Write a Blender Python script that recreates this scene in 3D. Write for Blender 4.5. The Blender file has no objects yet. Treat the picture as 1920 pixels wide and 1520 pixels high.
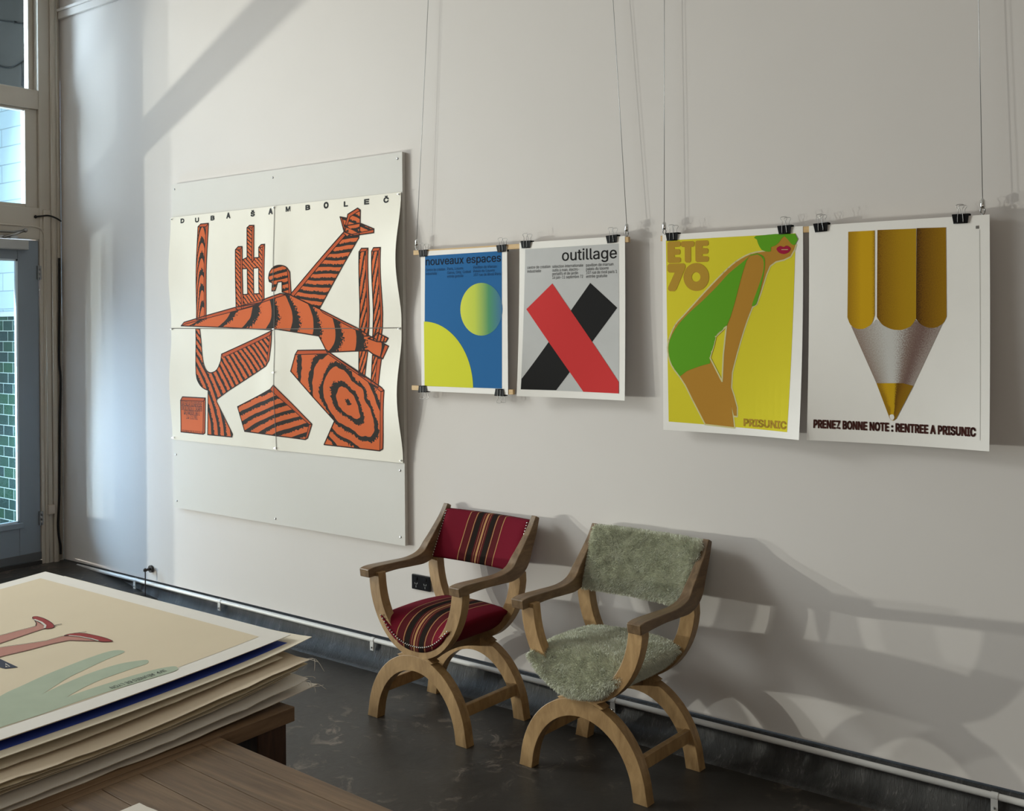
import bpy, bmesh, math, random
from mathutils import Vector, Matrix, noise
from mathutils.geometry import tessellate_polygon
random.seed(7)
scene = bpy.context.scene
COL = scene.collection

# ------------------------------------------------------------------ camera
FPX, HORIZON, ROLL = 1950.0, 602.64, math.atan(0.008)
EYE = Vector((6.587, -3.73, 1.7))
AX = math.radians(52.91838)
FWD = Vector((-math.cos(AX), math.sin(AX), 0)); RGT = Vector((math.sin(AX), math.cos(AX), 0)); UPV = Vector((0, 0, 1))
cam = bpy.data.cameras.new('camera'); cam_o = bpy.data.objects.new('camera', cam); COL.objects.link(cam_o)
cam.sensor_fit = 'HORIZONTAL'; cam.sensor_width = 36.0; cam.lens = 36.0 * FPX / 1920
cr, sr = math.cos(ROLL), math.sin(ROLL)
# the phone was held a hair off level
ry = RGT * sr + UPV * cr
rx = RGT * cr - UPV * sr
M = Matrix((rx, ry, -FWD)).transposed().to_4x4(); M.translation = EYE
cam_o.matrix_world = M
cam.shift_y = -(760 - HORIZON) / 1920
cam.clip_start = 0.05; cam.clip_end = 200
scene.camera = cam_o
scene.view_settings.view_transform = 'Standard'; scene.view_settings.look = 'None'
scene.view_settings.gamma = 1; scene.view_settings.exposure = 0.0

# ------------------------------------------------------------------ sky and daylight
world = bpy.data.worlds.new('sky'); scene.world = world; world.use_nodes = True
bg = world.node_tree.nodes['Background']; bg.inputs[0].default_value = (0.72, 0.87, 1.0, 1); bg.inputs[1].default_value = 0.9

def area(name, loc, target, sx, sy, watts, color):
    l = bpy.data.lights.new(name, 'AREA'); l.shape = 'RECTANGLE'; l.size = sx; l.size_y = sy; l.energy = watts; l.color = color
    o = bpy.data.objects.new(name, l); COL.objects.link(o); o.location = loc
    o.rotation_euler = (Vector(target) - Vector(loc)).to_track_quat('-Z', 'Y').to_euler()
    return o
# two glints of low sun thrown back by parked cars across the street
area('street_glint', (-4.5, -5.0, 0.25), (3.5, 0, 1.3), 0.08, 0.12, 318, (1.0, 0.93, 0.82))
area('street_glint_second', (-4.5, -4.1, 0.25), (3.5, 0, 1.3), 0.08, 0.12, 198, (1.0, 0.94, 0.85))
# the bright street and sky through the shop window
area('window_daylight', (-0.45, -3.2, 2.15), (4.0, -2.2, 1.2), 4.2, 3.8, 138, (1.0, 0.965, 0.92))
# open sky above the houses, falling steeply through the upper shop lights
area('sky_daylight', (-2.6, -4.3, 4.9), (3.9, -2.5, 0.8), 2.2, 1.8, 300, (1.0, 0.97, 0.94))
# daylight through the door
area('door_daylight', (-0.35, -0.44, 1.30), (0.2, 0.3, 0.9), 0.25, 1.6, 145, (0.70, 0.82, 1.0))
# added fill lamp behind the photographer, where the room has no window
area('back_fill', (7.6, -6.6, 2.6), (5.0, 0, 1.5), 2.5, 1.6, 24, (1.0, 0.91, 0.80))
# daylight through the lights over the door
area('transom_daylight', (-0.35, -0.40, 3.2), (0.4, 0.3, 2.9), 0.30, 1.5, 52, (0.97, 0.96, 1.0))

# ------------------------------------------------------------------ measuring: points of the photograph on known planes
HY = HORIZON
def ray(px, py):
    x, y = px - 960, py - HY
    a, b = (cr * x + sr * y) / FPX, -(-sr * x + cr * y) / FPX
    return FWD + RGT * a + UPV * b
def on_y(px, py, y=0.0):
    r = ray(px, py); return EYE + r * ((y - EYE.y) / r.y)
def on_z(px, py, z=0.0):
    r = ray(px, py); return EYE + r * ((z - EYE.z) / r.z)
def on_x(px, py, x=0.0):
    r = ray(px, py); return EYE + r * ((x - EYE.x) / r.x)

# ------------------------------------------------------------------ materials
def new_mat(name):
    m = bpy.data.materials.new(name); m.use_nodes = True
    return m, m.node_tree.nodes, m.node_tree.links, m.node_tree.nodes['Principled BSDF']
def plain(name, col, rough=0.6, metal=0.0, spec=0.3, vary=0.0, scale=20.0, bump=0.0):
    m, N, L, b = new_mat(name)
    b.inputs['Base Color'].default_value = (*col, 1); b.inputs['Roughness'].default_value = rough
    b.inputs['Metallic'].default_value = metal; b.inputs['Specular IOR Level'].default_value = spec
    if vary or bump:
        tc = N.new('ShaderNodeTexCoord'); nz = N.new('ShaderNodeTexNoise'); nz.inputs['Scale'].default_value = scale; nz.inputs['Detail'].default_value = 5
        L.new(tc.outputs['Object'], nz.inputs['Vector'])
        if vary:
            mx = N.new('ShaderNodeMix'); mx.data_type = 'RGBA'
            mx.inputs[6].default_value = (*[c * (1 - vary) for c in col], 1); mx.inputs[7].default_value = (*[min(1, c * (1 + vary)) for c in col], 1)
            L.new(nz.outputs['Fac'], mx.inputs[0]); L.new(mx.outputs[2], b.inputs['Base Color'])
        if bump:
            bp = N.new('ShaderNodeBump'); bp.inputs['Strength'].default_value = bump; bp.inputs['Distance'].default_value = 0.01
            L.new(nz.outputs['Fac'], bp.inputs['Height']); L.new(bp.outputs[0], b.inputs['Normal'])
    return m
def ramp(N, stops, interp='LINEAR'):
    r = N.new('ShaderNodeValToRGB'); r.color_ramp.interpolation = interp
    e = r.color_ramp.elements
    while len(e) > 1: e.remove(e[-1])
    e[0].position = stops[0][0]; e[0].color = (*stops[0][1], 1)
    for p, c in stops[1:]:
        k = e.new(p); k.color = (*c, 1)
    return r
def wood(name, dark, light, scale=(2, 30, 30), rough=0.45, spec=0.35):
    m, N, L, b = new_mat(name)
    tc = N.new('ShaderNodeTexCoord'); mp = N.new('ShaderNodeMapping'); mp.inputs['Scale'].default_value = scale
    oi = N.new('ShaderNodeObjectInfo'); ad = N.new('ShaderNodeVectorMath'); ad.operation = 'ADD'
    L.new(tc.outputs['Object'], mp.inputs[0]); L.new(mp.outputs[0], ad.inputs[0]); 
    ml = N.new('ShaderNodeMath'); ml.operation = 'MULTIPLY'; ml.inputs[1].default_value = 37.0
    L.new(oi.outputs['Random'], ml.inputs[0]); L.new(ml.outputs[0], ad.inputs[1])
    n1 = N.new('ShaderNodeTexNoise'); n1.inputs['Scale'].default_value = 1.6; n1.inputs['Detail'].default_value = 8; n1.inputs['Roughness'].default_value = 0.62; n1.inputs['Distortion'].default_value = 0.6
    L.new(ad.outputs[0], n1.inputs['Vector'])
    r = ramp(N, [(0.30, dark), (0.52, tuple((a + c) / 2 for a, c in zip(dark, light))), (0.72, light)])
    L.new(n1.outputs['Fac'], r.inputs[0])
    hs = N.new('ShaderNodeHueSaturation'); mr = N.new('ShaderNodeMapRange'); mr.inputs[3].default_value = 0.85; mr.inputs[4].default_value = 1.15
    L.new(oi.outputs['Random'], mr.inputs[0]); L.new(mr.outputs[0], hs.inputs['Value']); L.new(r.outputs[0], hs.inputs['Color'])
    L.new(hs.outputs[0], b.inputs['Base Color'])
    b.inputs['Roughness'].default_value = rough; b.inputs['Specular IOR Level'].default_value = spec
    bp = N.new('ShaderNodeBump'); bp.inputs['Strength'].default_value = 0.12; bp.inputs['Distance'].default_value = 0.004
    L.new(n1.outputs['Fac'], bp.inputs['Height']); L.new(bp.outputs[0], b.inputs['Normal'])
    return m
def glass(name, tint=(0.93, 0.97, 0.97)):
    m, N, L, b = new_mat(name); N.remove(b); out = N['Material Output']
    t = N.new('ShaderNodeBsdfTransparent'); t.inputs[0].default_value = (*tint, 1)
    g = N.new('ShaderNodeBsdfGlossy'); g.inputs['Roughness'].default_value = 0.02
    fr = N.new('ShaderNodeFresnel'); fr.inputs[0].default_value = 1.35
    mx = N.new('ShaderNodeMixShader'); L.new(fr.outputs[0], mx.inputs[0]); L.new(t.outputs[0], mx.inputs[1]); L.new(g.outputs[0], mx.inputs[2]); L.new(mx.outputs[0], out.inputs[0])
    return m

WALL = plain('painted_plaster', (0.70, 0.662, 0.636), 0.75, spec=0.15, vary=0.025, scale=2.5, bump=0.02)
CEIL = plain('white_ceiling', (0.72, 0.70, 0.67), 0.9, spec=0.1)
TRIM = plain('cream_gloss_paint', (0.52, 0.47, 0.40), 0.35, spec=0.4, vary=0.05, scale=6, bump=0.02)
DOORP = plain('blue_grey_door_paint', (0.235, 0.275, 0.32), 0.4, spec=0.4, vary=0.03, scale=5)
BEADP = plain('pale_blue_bead_paint', (0.62, 0.72, 0.80), 0.4)
GLASS = glass('window_glass')
TINT = glass('dimming_door_glass', (0.66, 0.75, 0.79))  # tint added to weaken the light coming through door and transom panes
PAPER = plain('poster_paper', (0.90, 0.87, 0.83), 0.85, spec=0.1, vary=0.02, scale=12)
PAPER2 = plain('warm_poster_paper', (0.84, 0.80, 0.71), 0.8, spec=0.12, vary=0.03, scale=8)
BLACKP = plain('black_steel', (0.004, 0.004, 0.005), 0.45, spec=0.18)
BRIGHT = plain('bright_wire', (0.30, 0.29, 0.28), 0.3, metal=1.0)
STEEL = plain('dull_steel', (0.35, 0.35, 0.35), 0.35, metal=1.0)
BATTEN = wood('pale_pine', (0.50, 0.32, 0.14), (0.68, 0.47, 0.24), (4, 60, 60))
OAK = wood('oak', (0.25, 0.145, 0.060), (0.47, 0.30, 0.140), (14, 14, 5), rough=0.38)
OAKARM = wood('oak_arm', (0.115, 0.070, 0.036), (0.26, 0.165, 0.088), (30, 5, 20), rough=0.35)
TABLEW = wood('brown_floorboards', (0.115, 0.068, 0.036), (0.255, 0.165, 0.092), (2.2, 34, 20), rough=0.42)
TABLEW2 = wood('brown_boards_across', (0.11, 0.062, 0.032), (0.235, 0.145, 0.080), (34, 2.2, 20), rough=0.42)
LEGW = wood('dark_red_timber', (0.03, 0.014, 0.008), (0.10, 0.045, 0.025), (30, 30, 3), rough=0.5)
INK = plain('black_ink', (0.012, 0.011, 0.011), 0.7)
PVC = plain('white_pvc', (0.70, 0.69, 0.67), 0.35, spec=0.4)
RUBBER = plain('black_cable_sheath', (0.008, 0.008, 0.009), 0.45)
SOCKETM = plain('black_glossy_plastic', (0.006, 0.006, 0.008), 0.12, spec=0.6)

def concrete(name, c0, c1, c2, rough, scale=1.0, bump=0.15, stretch=(1, 1, 1)):
    m, N, L, b = new_mat(name)
    tc = N.new('ShaderNodeTexCoord')
    n1 = N.new('ShaderNodeTexNoise'); n1.inputs['Scale'].default_value = 1.6 * scale; n1.inputs['Detail'].default_value = 8; n1.inputs['Roughness'].default_value = 0.65
    n2 = N.new('ShaderNodeTexNoise'); n2.inputs['Scale'].default_value = 9 * scale; n2.inputs['Detail'].default_value = 9; n2.inputs['Roughness'].default_value = 0.7; n2.inputs['Distortion'].default_value = 1.2
    mpg = N.new('ShaderNodeMapping'); mpg.inputs['Scale'].default_value = stretch; L.new(tc.outputs['Object'], mpg.inputs[0])
    L.new(mpg.outputs[0], n1.inputs['Vector']); L.new(mpg.outputs[0], n2.inputs['Vector'])
    r1 = ramp(N, [(0.35, c0), (0.65, c1)]); L.new(n1.outputs['Fac'], r1.inputs[0])
    r2 = ramp(N, [(0.54, (0, 0, 0)), (0.64, (1, 1, 1))]); L.new(n2.outputs['Fac'], r2.inputs[0])
    mk = N.new('ShaderNodeMath'); mk.operation = 'MULTIPLY'; L.new(r2.outputs[0], mk.inputs[0])
    r3 = ramp(N, [(0.47, (0, 0, 0)), (0.60, (1, 1, 1))]); L.new(n1.outputs['Fac'], r3.inputs[0]); L.new(r3.outputs[0], mk.inputs[1])
    mx = N.new('ShaderNodeMix'); mx.data_type = 'RGBA'; mx.inputs[7].default_value = (*c2, 1)
    L.new(mk.outputs[0], mx.inputs[0]); L.new(r1.outputs[0], mx.inputs[6]); L.new(mx.outputs[2], b.inputs['Base Color'])
    rr = N.new('ShaderNodeMapRange'); rr.inputs[3].default_value = rough - 0.08; rr.inputs[4].default_value = rough + 0.15
    L.new(n2.outputs['Fac'], rr.inputs[0]); L.new(rr.outputs[0], b.inputs['Roughness'])
    b.inputs['Specular IOR Level'].default_value = 0.35
    bp = N.new('ShaderNodeBump'); bp.inputs['Strength'].default_value = bump; bp.inputs['Distance'].default_value = 0.01
    L.new(n2.outputs['Fac'], bp.inputs['Height']); L.new(bp.outputs[0], b.inputs['Normal'])
    return m
FLOORM = concrete('dark_worn_concrete', (0.024, 0.021, 0.018), (0.043, 0.038, 0.033), (0.19, 0.155, 0.125), 0.36)
COVEM = concrete('trowelled_concrete', (0.026, 0.025, 0.024), (0.060, 0.058, 0.056), (0.15, 0.145, 0.14), 0.45, 3.0, 0.6, (3.0, 1.0, 0.6))

# ------------------------------------------------------------------ mesh helpers
def tag(o, label=None, cat=None, group=None, kind=None):
    if label: o['label'] = label
    if cat: o['category'] = cat
    if group: o['group'] = group
    if kind: o['kind'] = kind
    return o
def empty(name, loc=(0, 0, 0), rz=0.0):
    o = bpy.data.objects.new(name, None); COL.objects.link(o); o.location = loc; o.rotation_euler = (0, 0, rz); o.empty_display_size = 0.1
    return o
def obj(name, bm, mats, parent=None, smooth=False, bevel=0.0, seg=2):
    me = bpy.data.meshes.new(name); bm.normal_update(); bm.to_mesh(me); bm.free()
    for m in (mats if isinstance(mats, (list, tuple)) else [mats]): me.materials.append(m)
    o = bpy.data.objects.new(name, me); COL.objects.link(o)
    if smooth:
        for p in me.polygons: p.use_smooth = True
    if bevel:
        b = o.modifiers.new('bevel', 'BEVEL'); b.width = bevel; b.segments = seg; b.limit_method = 'ANGLE'; b.angle_limit = math.radians(40)
    if parent: o.parent = parent
    return o
def struct(name, bm, mats, **k):
    return tag(obj(name, bm, mats, **k), kind='structure')
def copy_tree(o, parent=None):
    c = o.copy(); COL.objects.link(c)
    if parent: c.parent = parent
    for ch in o.children: copy_tree(ch, c)
    return c
def box(bm, a, b, mi=0):
    x0, y0, z0 = a; x1, y1, z1 = b
    v = [bm.verts.new(p) for p in ((x0, y0, z0), (x1, y0, z0), (x1, y1, z0), (x0, y1, z0), (x0, y0, z1), (x1, y0, z1), (x1, y1, z1), (x0, y1, z1))]
    for f in ((3, 2, 1, 0), (4, 5, 6, 7), (0, 1, 5, 4), (1, 2, 6, 5), (2, 3, 7, 6), (3, 0, 4, 7)):
        bm.faces.new([v[i] for i in f]).material_index = mi
    return bm
def B(a, b): return box(bmesh.new(), a, b)
def boxes(*ab):
    bm = bmesh.new()
    for a, b in ab: box(bm, a, b)
    return bm
def tube(bm, pts, r, n=8, cap=True, mi=0):
    pts = [Vector(p) for p in pts]; rings = []
    prev = None
    for i, p in enumerate(pts):
        t = (pts[min(i + 1, len(pts) - 1)] - pts[max(i - 1, 0)]).normalized()
        if prev is None: u = t.orthogonal().normalized()
        else:
            u = prev - t * prev.dot(t); u = u.normalized() if u.length > 1e-6 else t.orthogonal().normalized()
        prev = u; w = t.cross(u); rr = r[i] if isinstance(r, (list, tuple)) else r
        rings.append([bm.verts.new(p + (u * math.cos(k * 2 * math.pi / n) + w * math.sin(k * 2 * math.pi / n)) * rr) for k in range(n)])
    for a, b in zip(rings, rings[1:]):
        for k in range(n):
            f = bm.faces.new((a[k], a[(k + 1) % n], b[(k + 1) % n], b[k])); f.smooth = True; f.material_index = mi
    if cap:
        bm.faces.new(rings[0][::-1]).material_index = mi; bm.faces.new(rings[-1]).material_index = mi
    return bm
def spline(pts, n=6):
    P = [Vector(p) for p in pts]; out = []
    for i in range(len(P) - 1):
        p0, p1, p2, p3 = P[max(i - 1, 0)], P[i], P[i + 1], P[min(i + 2, len(P) - 1)]
        for k in range(n):
            t = k / n
            out.append(0.5 * ((2 * p1) + (p2 - p0) * t + (2 * p0 - 5 * p1 + 4 * p2 - p3) * t * t + (3 * p1 - p0 - 3 * p2 + p3) * t ** 3))
    out.append(P[-1]); return out
def extrude_xz(bm, loop, y0, y1, mi=0):
    """a closed outline in x,z pushed from y0 to y1"""
    a = [bm.verts.new((x, y0, z)) for x, z in loop]; b = [bm.verts.new((x, y1, z)) for x, z in loop]
    n = len(loop)
    for k in range(n): bm.faces.new((a[k], a[(k + 1) % n], b[(k + 1) % n], b[k])).material_index = mi
    tris = tessellate_polygon([[Vector((x, z, 0)) for x, z in loop]])
    for t in tris:
        for ring in (a, b):
            try: bm.faces.new([ring[i] for i in t]).material_index = mi
            except ValueError: pass
    bmesh.ops.recalc_face_normals(bm, faces=bm.faces)
    return bm
def ball(bm, c, r, sub=1, scale=(1, 1, 1)):
    g = bmesh.ops.create_icosphere(bm, subdivisions=sub, radius=r, matrix=Matrix.Translation(c) @ Matrix.Diagonal((*scale, 1)))
    return g

# ================================================================== THE ROOM
# floor: ramps up a little towards the street door
def floor_z(x, y): 
    t = min(1, max(0, (1.7 - x) / 1.6)); return 0.135 * t * t * (3 - 2 * t)
bm = bmesh.new(); nx = 60
rows = []
for i in range(nx + 1):
    x = -0.12 + 9.4 * i / nx
    rows.append([bm.verts.new((x, y, floor_z(x, y))) for y in (0.06, -1.0, -3.0, -7.4)])
for a, b in zip(rows, rows[1:]):
    for k in range(3): bm.faces.new((a[k], a[k + 1], b[k + 1], b[k]))
bmesh.ops.recalc_face_normals(bm, faces=bm.faces)
for f in bm.faces:
    if f.normal.z < 0: f.normal_flip()
struct('floor', bm, FLOORM, smooth=True)
# long wall, its plaster stopping short of the floor
struct('wall_back', B((0.0, 0, 0.140), (9.2, 0.12, 4.4)), WALL)
# concrete upstand under the plaster
prof = [(-0.105, -0.05), (-0.105, 0.0), (-0.075, 0.006), (-0.045, 0.022), (-0.022, 0.05), (-0.010, 0.085), (-0.004, 0.128), (0.03, 0.129), (0.03, -0.05)]
bm = bmesh.new(); N_ = 120; rings = []
for i in range(N_ + 1):
    x = 0.0 + 9.2 * i / N_
    rings.append([bm.verts.new((x, y + (0.012 * noise.noise((x * 5, z * 9, 1)) if -0.1 < y < 0.02 else 0), z)) for y, z in prof])
for a, b in zip(rings, rings[1:]):
    for k in range(len(prof) - 1):
        f = bm.faces.new((a[k], b[k], b[k + 1], a[k + 1])); f.smooth = True
bmesh.ops.recalc_face_normals(bm, faces=bm.faces)
struct('baseboard_back', bm, COVEM)
DIMW = plain('brown_painted_wall', (0.30, 0.255, 0.215), 0.8)
struct('wall_right', B((9.2, -7.4, -0.05), (9.3, 0.12, 4.4)), DIMW)
struct('wall_front', B((-0.12, -7.5, -0.05), (9.3, -7.4, 4.4)), DIMW)
struct('ceiling', B((-0.12, -7.5, 4.4), (9.3, 0.12, 4.5)), CEIL)
# picture rail
bm = bmesh.new(); box(bm, (0, -0.022, 3.735), (9.2, 0, 3.80)); box(bm, (0, -0.034, 3.78), (9.2, -0.022, 3.80))
struct('trim_1', bm, WALL, bevel=0.004)

# ---- street wall (x = 0): post, transom lights, door, shop window
T = -0.12
bm = boxes(((T, -0.150, 0.10), (0, 0.0, 4.4)),                 # corner post
           ((T, -0.66, 2.262), (0, -0.150, 2.470)),            # rail over the door
           ((T, -0.66, 3.115), (0, -0.150, 3.240)),            # rail between the lights
           ((T, -0.66, 4.05), (0, -0.150, 4.4)),
           ((T, -0.87, 0.10), (0, -0.66, 4.4)),                # post between door and shop window
           ((T, -7.4, -0.05), (0, -6.3, 4.4)),
           ((T, -6.3, 2.30), (0, -0.87, 2.44)),
           ((T, -6.3, 4.12), (0, -0.87, 4.4)),
           ((T, -6.3, -0.05), (0, -0.87, 0.10)))
struct('wall_left', bm, TRIM, bevel=0.004)
# mouldings on the post
bm = boxes(((0, -0.128, 0.125), (0.010, -0.078, 2.46)), ((0, -0.074, 0.125), (0.022, -0.040, 4.4)))
tube(bm, [(0.008, -0.057, 0.13), (0.008, -0.057, 4.4)], 0.020, 10)
struct('trim_2', bm, TRIM, bevel=0.004)
bm = bmesh.new(); tube(bm, [(0.012, -0.030, 0.15), (0.012, -0.030, 2.4), (0.012, -0.030, 4.4)], 0.011, 10)
struct('trim_3', bm, TRIM)
# moulding round the door head with rounded corner
bm = bmesh.new(); tube(bm, spline([(0.002, -0.66, 2.345), (0.002, -0.30, 2.345), (0.002, -0.16, 2.34), (0.002, -0.125, 2.30), (0.002, -0.122, 2.2), (0.002, -0.122, 0.5)], 5), 0.006, 8)
struct('trim_4', bm, TRIM)

def sash(name, y0, y1, z0, z1, fw, xg, mats, glassm, label_pane='glazing'):
    """frame ring plus its glazed pane"""
    bm = boxes(((xg - 0.03, y0, z0), (xg + 0.03, y0 + fw, z1)), ((xg - 0.03, y1 - fw, z0), (xg + 0.03, y1, z1)),
               ((xg - 0.03, y0 + fw, z0), (xg + 0.03, y1 - fw, z0 + fw)), ((xg - 0.03, y0 + fw, z1 - fw), (xg + 0.03, y1 - fw, z1)))
    o = struct(name, bm, mats, bevel=0.003)
    obj('pane', B((xg - 0.003, y0 + fw - 0.005, z0 + fw - 0.005), (xg + 0.003, y1 - fw + 0.005, z1 - fw + 0.005)), glassm, o)
    return o
# light over the door
bm = boxes(((-0.075, -0.66, 2.470), (-0.02, -0.58, 3.115)), ((-0.075, -0.232, 2.470), (-0.02, -0.150, 3.115)), ((-0.075, -0.58, 2.470), (-0.02, -0.232, 2.492)), ((-0.075, -0.58, 3.100), (-0.02, -0.232, 3.115)))
w1 = struct('window_1', bm, TRIM, bevel=0.003)
obj('pane', B((-0.055, -0.585, 2.485), (-0.049, -0.228, 3.105)), TINT, w1)
# upper light, set deep
bm = boxes(((-0.115, -0.66, 3.24), (-0.06, -0.60, 4.05)), ((-0.115, -0.185, 3.24), (-0.06, -0.150, 4.05)), ((-0.115, -0.60, 3.24), (-0.06, -0.185, 3.255)), ((-0.115, -0.60, 3.99), (-0.06, -0.185, 4.05)))
w2 = struct('window_2', bm, TRIM, bevel=0.003)
obj('pane', B((-0.10, -0.605, 3.25), (-0.094, -0.18, 4.0)), TINT, w2)
# shop window, out of frame to the left, the room's main daylight
bm = bmesh.new()
for y in (-3.45, -4.9): box(bm, (-0.09, y - 0.03, 0.10), (-0.03, y + 0.03, 2.30))
for (a, b) in (((-0.09, -6.3, 0.10), (-0.03, -6.25, 2.30)), ((-0.09, -0.90, 0.10), (-0.03, -0.87, 2.30)), ((-0.09, -6.3, 0.10), (-0.03, -0.87, 0.14))): box(bm, a, b)
for y in (-3.45, -4.9): box(bm, (-0.09, y - 0.03, 2.44), (-0.03, y + 0.03, 4.12))
w3 = struct('window_3', bm, TRIM)
obj('pane', B((-0.063, -6.28, 2.45), (-0.057, -0.88, 4.11)), GLASS, w3)
obj('pane', B((-0.063, -6.28, 0.12), (-0.057, -0.88, 2.295)), GLASS, w3)

# ---- the street door
Y0, Y1 = -0.657, -0.153                # leaf: latch side to hinge side
GY0, GY1, GZ0, GZ1 = -0.530, -0.293, 0.425, 2.128
bm = boxes(((-0.06, GY1, 0.165), (-0.012, Y1, 2.256)), ((-0.06, Y0, 0.165), (-0.012, GY0, 2.256)),
           ((-0.06, GY0, 0.165), (-0.012, GY1, GZ0)), ((-0.06, GY0, GZ1), (-0.012, GY1, 2.256)))
door = struct('door_1', bm, DOORP, bevel=0.003)
obj('pane', B((-0.040, GY0 - 0.005, GZ0 - 0.005), (-0.034, GY1 + 0.005, GZ1 + 0.005)), TINT, door)
bm = boxes(((-0.030, GY1 - 0.012, GZ0), (-0.012, GY1, GZ1)), ((-0.030, GY0, GZ0), (-0.012, GY0 + 0.012, GZ1)), ((-0.030, GY0, GZ1 - 0.012), (-0.012, GY1, GZ1)), ((-0.030, GY0, GZ0), (-0.012, GY1, GZ0 + 0.012)))
obj('glazing_bead', bm, BEADP, door)
obj('sill_ledge', B((-0.012, GY0 - 0.02, GZ0 - 0.035), (0.004, GY1 + 0.02, GZ0)), DOORP, door, bevel=0.003)
obj('weather_strip', B((-0.012, Y0, 0.165), (-0.002, Y1, 0.215)), plain('grey_strip', (0.11, 0.115, 0.12), 0.5), door)
for z in (0.39, 2.0):
    bm = boxes(((-0.012, -0.166, z), (0.004, -0.142, z + 0.09)))
    for k in range(3): tube(bm, [(0.004, -0.154, z + 0.002 + k * 0.03), (0.004, -0.154, z + 0.028 + k * 0.03)], 0.007, 8)
    obj('hinge', bm, STEEL, door)
cl = obj('closer_body', B((-0.012, -0.60, 2.188), (0.045, -0.245, 2.250)), plain('pale_grey_enamel', (0.42, 0.42, 0.41), 0.4), door, bevel=0.006)
bm = bmesh.new(); tube(bm, [(0.03, -0.40, 2.262), (0.05, -0.34, 2.285), (0.055, -0.275, 2.312)], 0.008, 8); tube(bm, [(0.055, -0.275, 2.312), (0.03, -0.34, 2.300), (0.012, -0.45, 2.300)], 0.007, 8); ball(bm, (0.055, -0.275, 2.312), 0.014, 2); box(bm, (0.0, -0.36, 2.262), (0.03, -0.31, 2.275)); box(bm, (0.0, -0.42, 2.258), (0.02, -0.35, 2.275))
obj('closer_arm', bm, STEEL, cl, smooth=False)
struct('trim_5', B((-0.14, -0.66, 0.10), (0.0, -0.15, 0.160)), plain('dark_threshold', (0.035, 0.032, 0.03), 0.5))

# ---- what stands outside the door: tiled return wall, pale blue above, a dark soffit
def tile_mat():
    m, N, L, b = new_mat('green_glazed_tiles')
    tc = N.new('ShaderNodeTexCoord'); mp = N.new('ShaderNodeMapping'); mp.inputs['Rotation'].default_value = (math.radians(-90), 0, 0)
    L.new(tc.outputs['Object'], mp.inputs[0])
    br = N.new('ShaderNodeTexBrick'); br.inputs['Scale'].default_value = 1.0; br.inputs['Brick Width'].default_value = 0.136; br.inputs['Row Height'].default_value = 0.0755
    br.inputs['Mortar Size'].default_value = 0.0030; br.inputs['Mortar Smooth'].default_value = 0.1; br.inputs['Bias'].default_value = -0.25
    br.inputs['Color1'].default_value = (0.012, 0.030, 0.026, 1); br.inputs['Color2'].default_value = (0.018, 0.062, 0.026, 1); br.inputs['Mortar'].default_value = (0.30, 0.36, 0.34, 1)
    L.new(mp.outputs[0], br.inputs['Vector']); L.new(br.outputs['Color'], b.inputs['Base Color'])
    b.inputs['Roughness'].default_value = 0.12; b.inputs['Specular IOR Level'].default_value = 0.6
    nz = N.new('ShaderNodeTexNoise'); nz.inputs['Scale'].default_value = 14; L.new(tc.outputs['Object'], nz.inputs['Vector'])
    bp = N.new('ShaderNodeBump'); bp.inputs['Strength'].default_value = 0.35; bp.inputs['Distance'].default_value = 0.02; L.new(nz.outputs['Fac'], bp.inputs['Height']); L.new(bp.outputs[0], b.inputs['Normal'])
    return m
struct('wall_outside', B((-3.2, 0.05, 0.0), (-0.12, 0.17, 1.765)), tile_mat())
def board_mat():
    m, N, L, b = new_mat('pale_blue_painted_brick')
    tc = N.new('ShaderNodeTexCoord'); mp = N.new('ShaderNodeMapping'); mp.inputs['Rotation'].default_value = (math.radians(-90), 0, 0); L.new(tc.outputs['Object'], mp.inputs[0])
    br = N.new('ShaderNodeTexBrick'); br.inputs['Scale'].default_value = 1; br.inputs['Brick Width'].default_value = 0.9; br.inputs['Row Height'].default_value = 0.13; br.inputs['Mortar Size'].default_value = 0.004
    br.inputs['Color1'].default_value = (0.40, 0.54, 0.64, 1); br.inputs['Color2'].default_value = (0.36, 0.50, 0.61, 1); br.inputs['Mortar'].default_value = (0.22, 0.31, 0.37, 1)
    L.new(mp.outputs[0], br.inputs['Vector']); L.new(br.outputs['Color'], b.inputs['Base Color']); b.inputs['Roughness'].default_value = 0.6
    return m
struct('wall_outside_upper', B((-3.2, 0.06, 1.80), (-0.12, 0.18, 3.36)), board_mat())
struct('trim_6', B((-3.2, 0.03, 1.765), (-0.12, 0.17, 1.80)), plain('pale_cap', (0.45, 0.52, 0.55), 0.5))
SOF = concrete('dark_soffit_paint', (0.045, 0.042, 0.038), (0.065, 0.060, 0.055), (0.10, 0.095, 0.09), 0.7)
struct('wall_outside_top', B((-3.2, 0.06, 3.36), (-0.12, 0.18, 4.32)), SOF)
struct('ceiling_outside', B((-3.2, -1.4, 4.32), (-0.12, 0.18, 4.42)), SOF)
struct('floor_outside', B((-3.2, -1.4, 0.02), (-0.12, 0.17, 0.10)), plain('grey_pavement', (0.25, 0.25, 0.25), 0.8))
def outside(*pts): return [on_y(a, b, 0.050) for a, b in pts]
bm = bmesh.new(); tube(bm, spline(outside((-30, 18), (0, 22), (20, 25), (34, 27), (48, 30), (58, 29), (66, 27), (80, 24)), 4), 0.004, 6)
for q in outside((37, 27), (53, 30), (60, 28)): ball(bm, q, 0.012, 1)
tube(bm, spline(outside((54, 31), (55, 50), (53, 72)), 4), 0.004, 6)
tag(obj('outdoor_wire', bm, RUBBER), 'upper thin dark wire on the dark wall outside the top window', 'wire')
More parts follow.
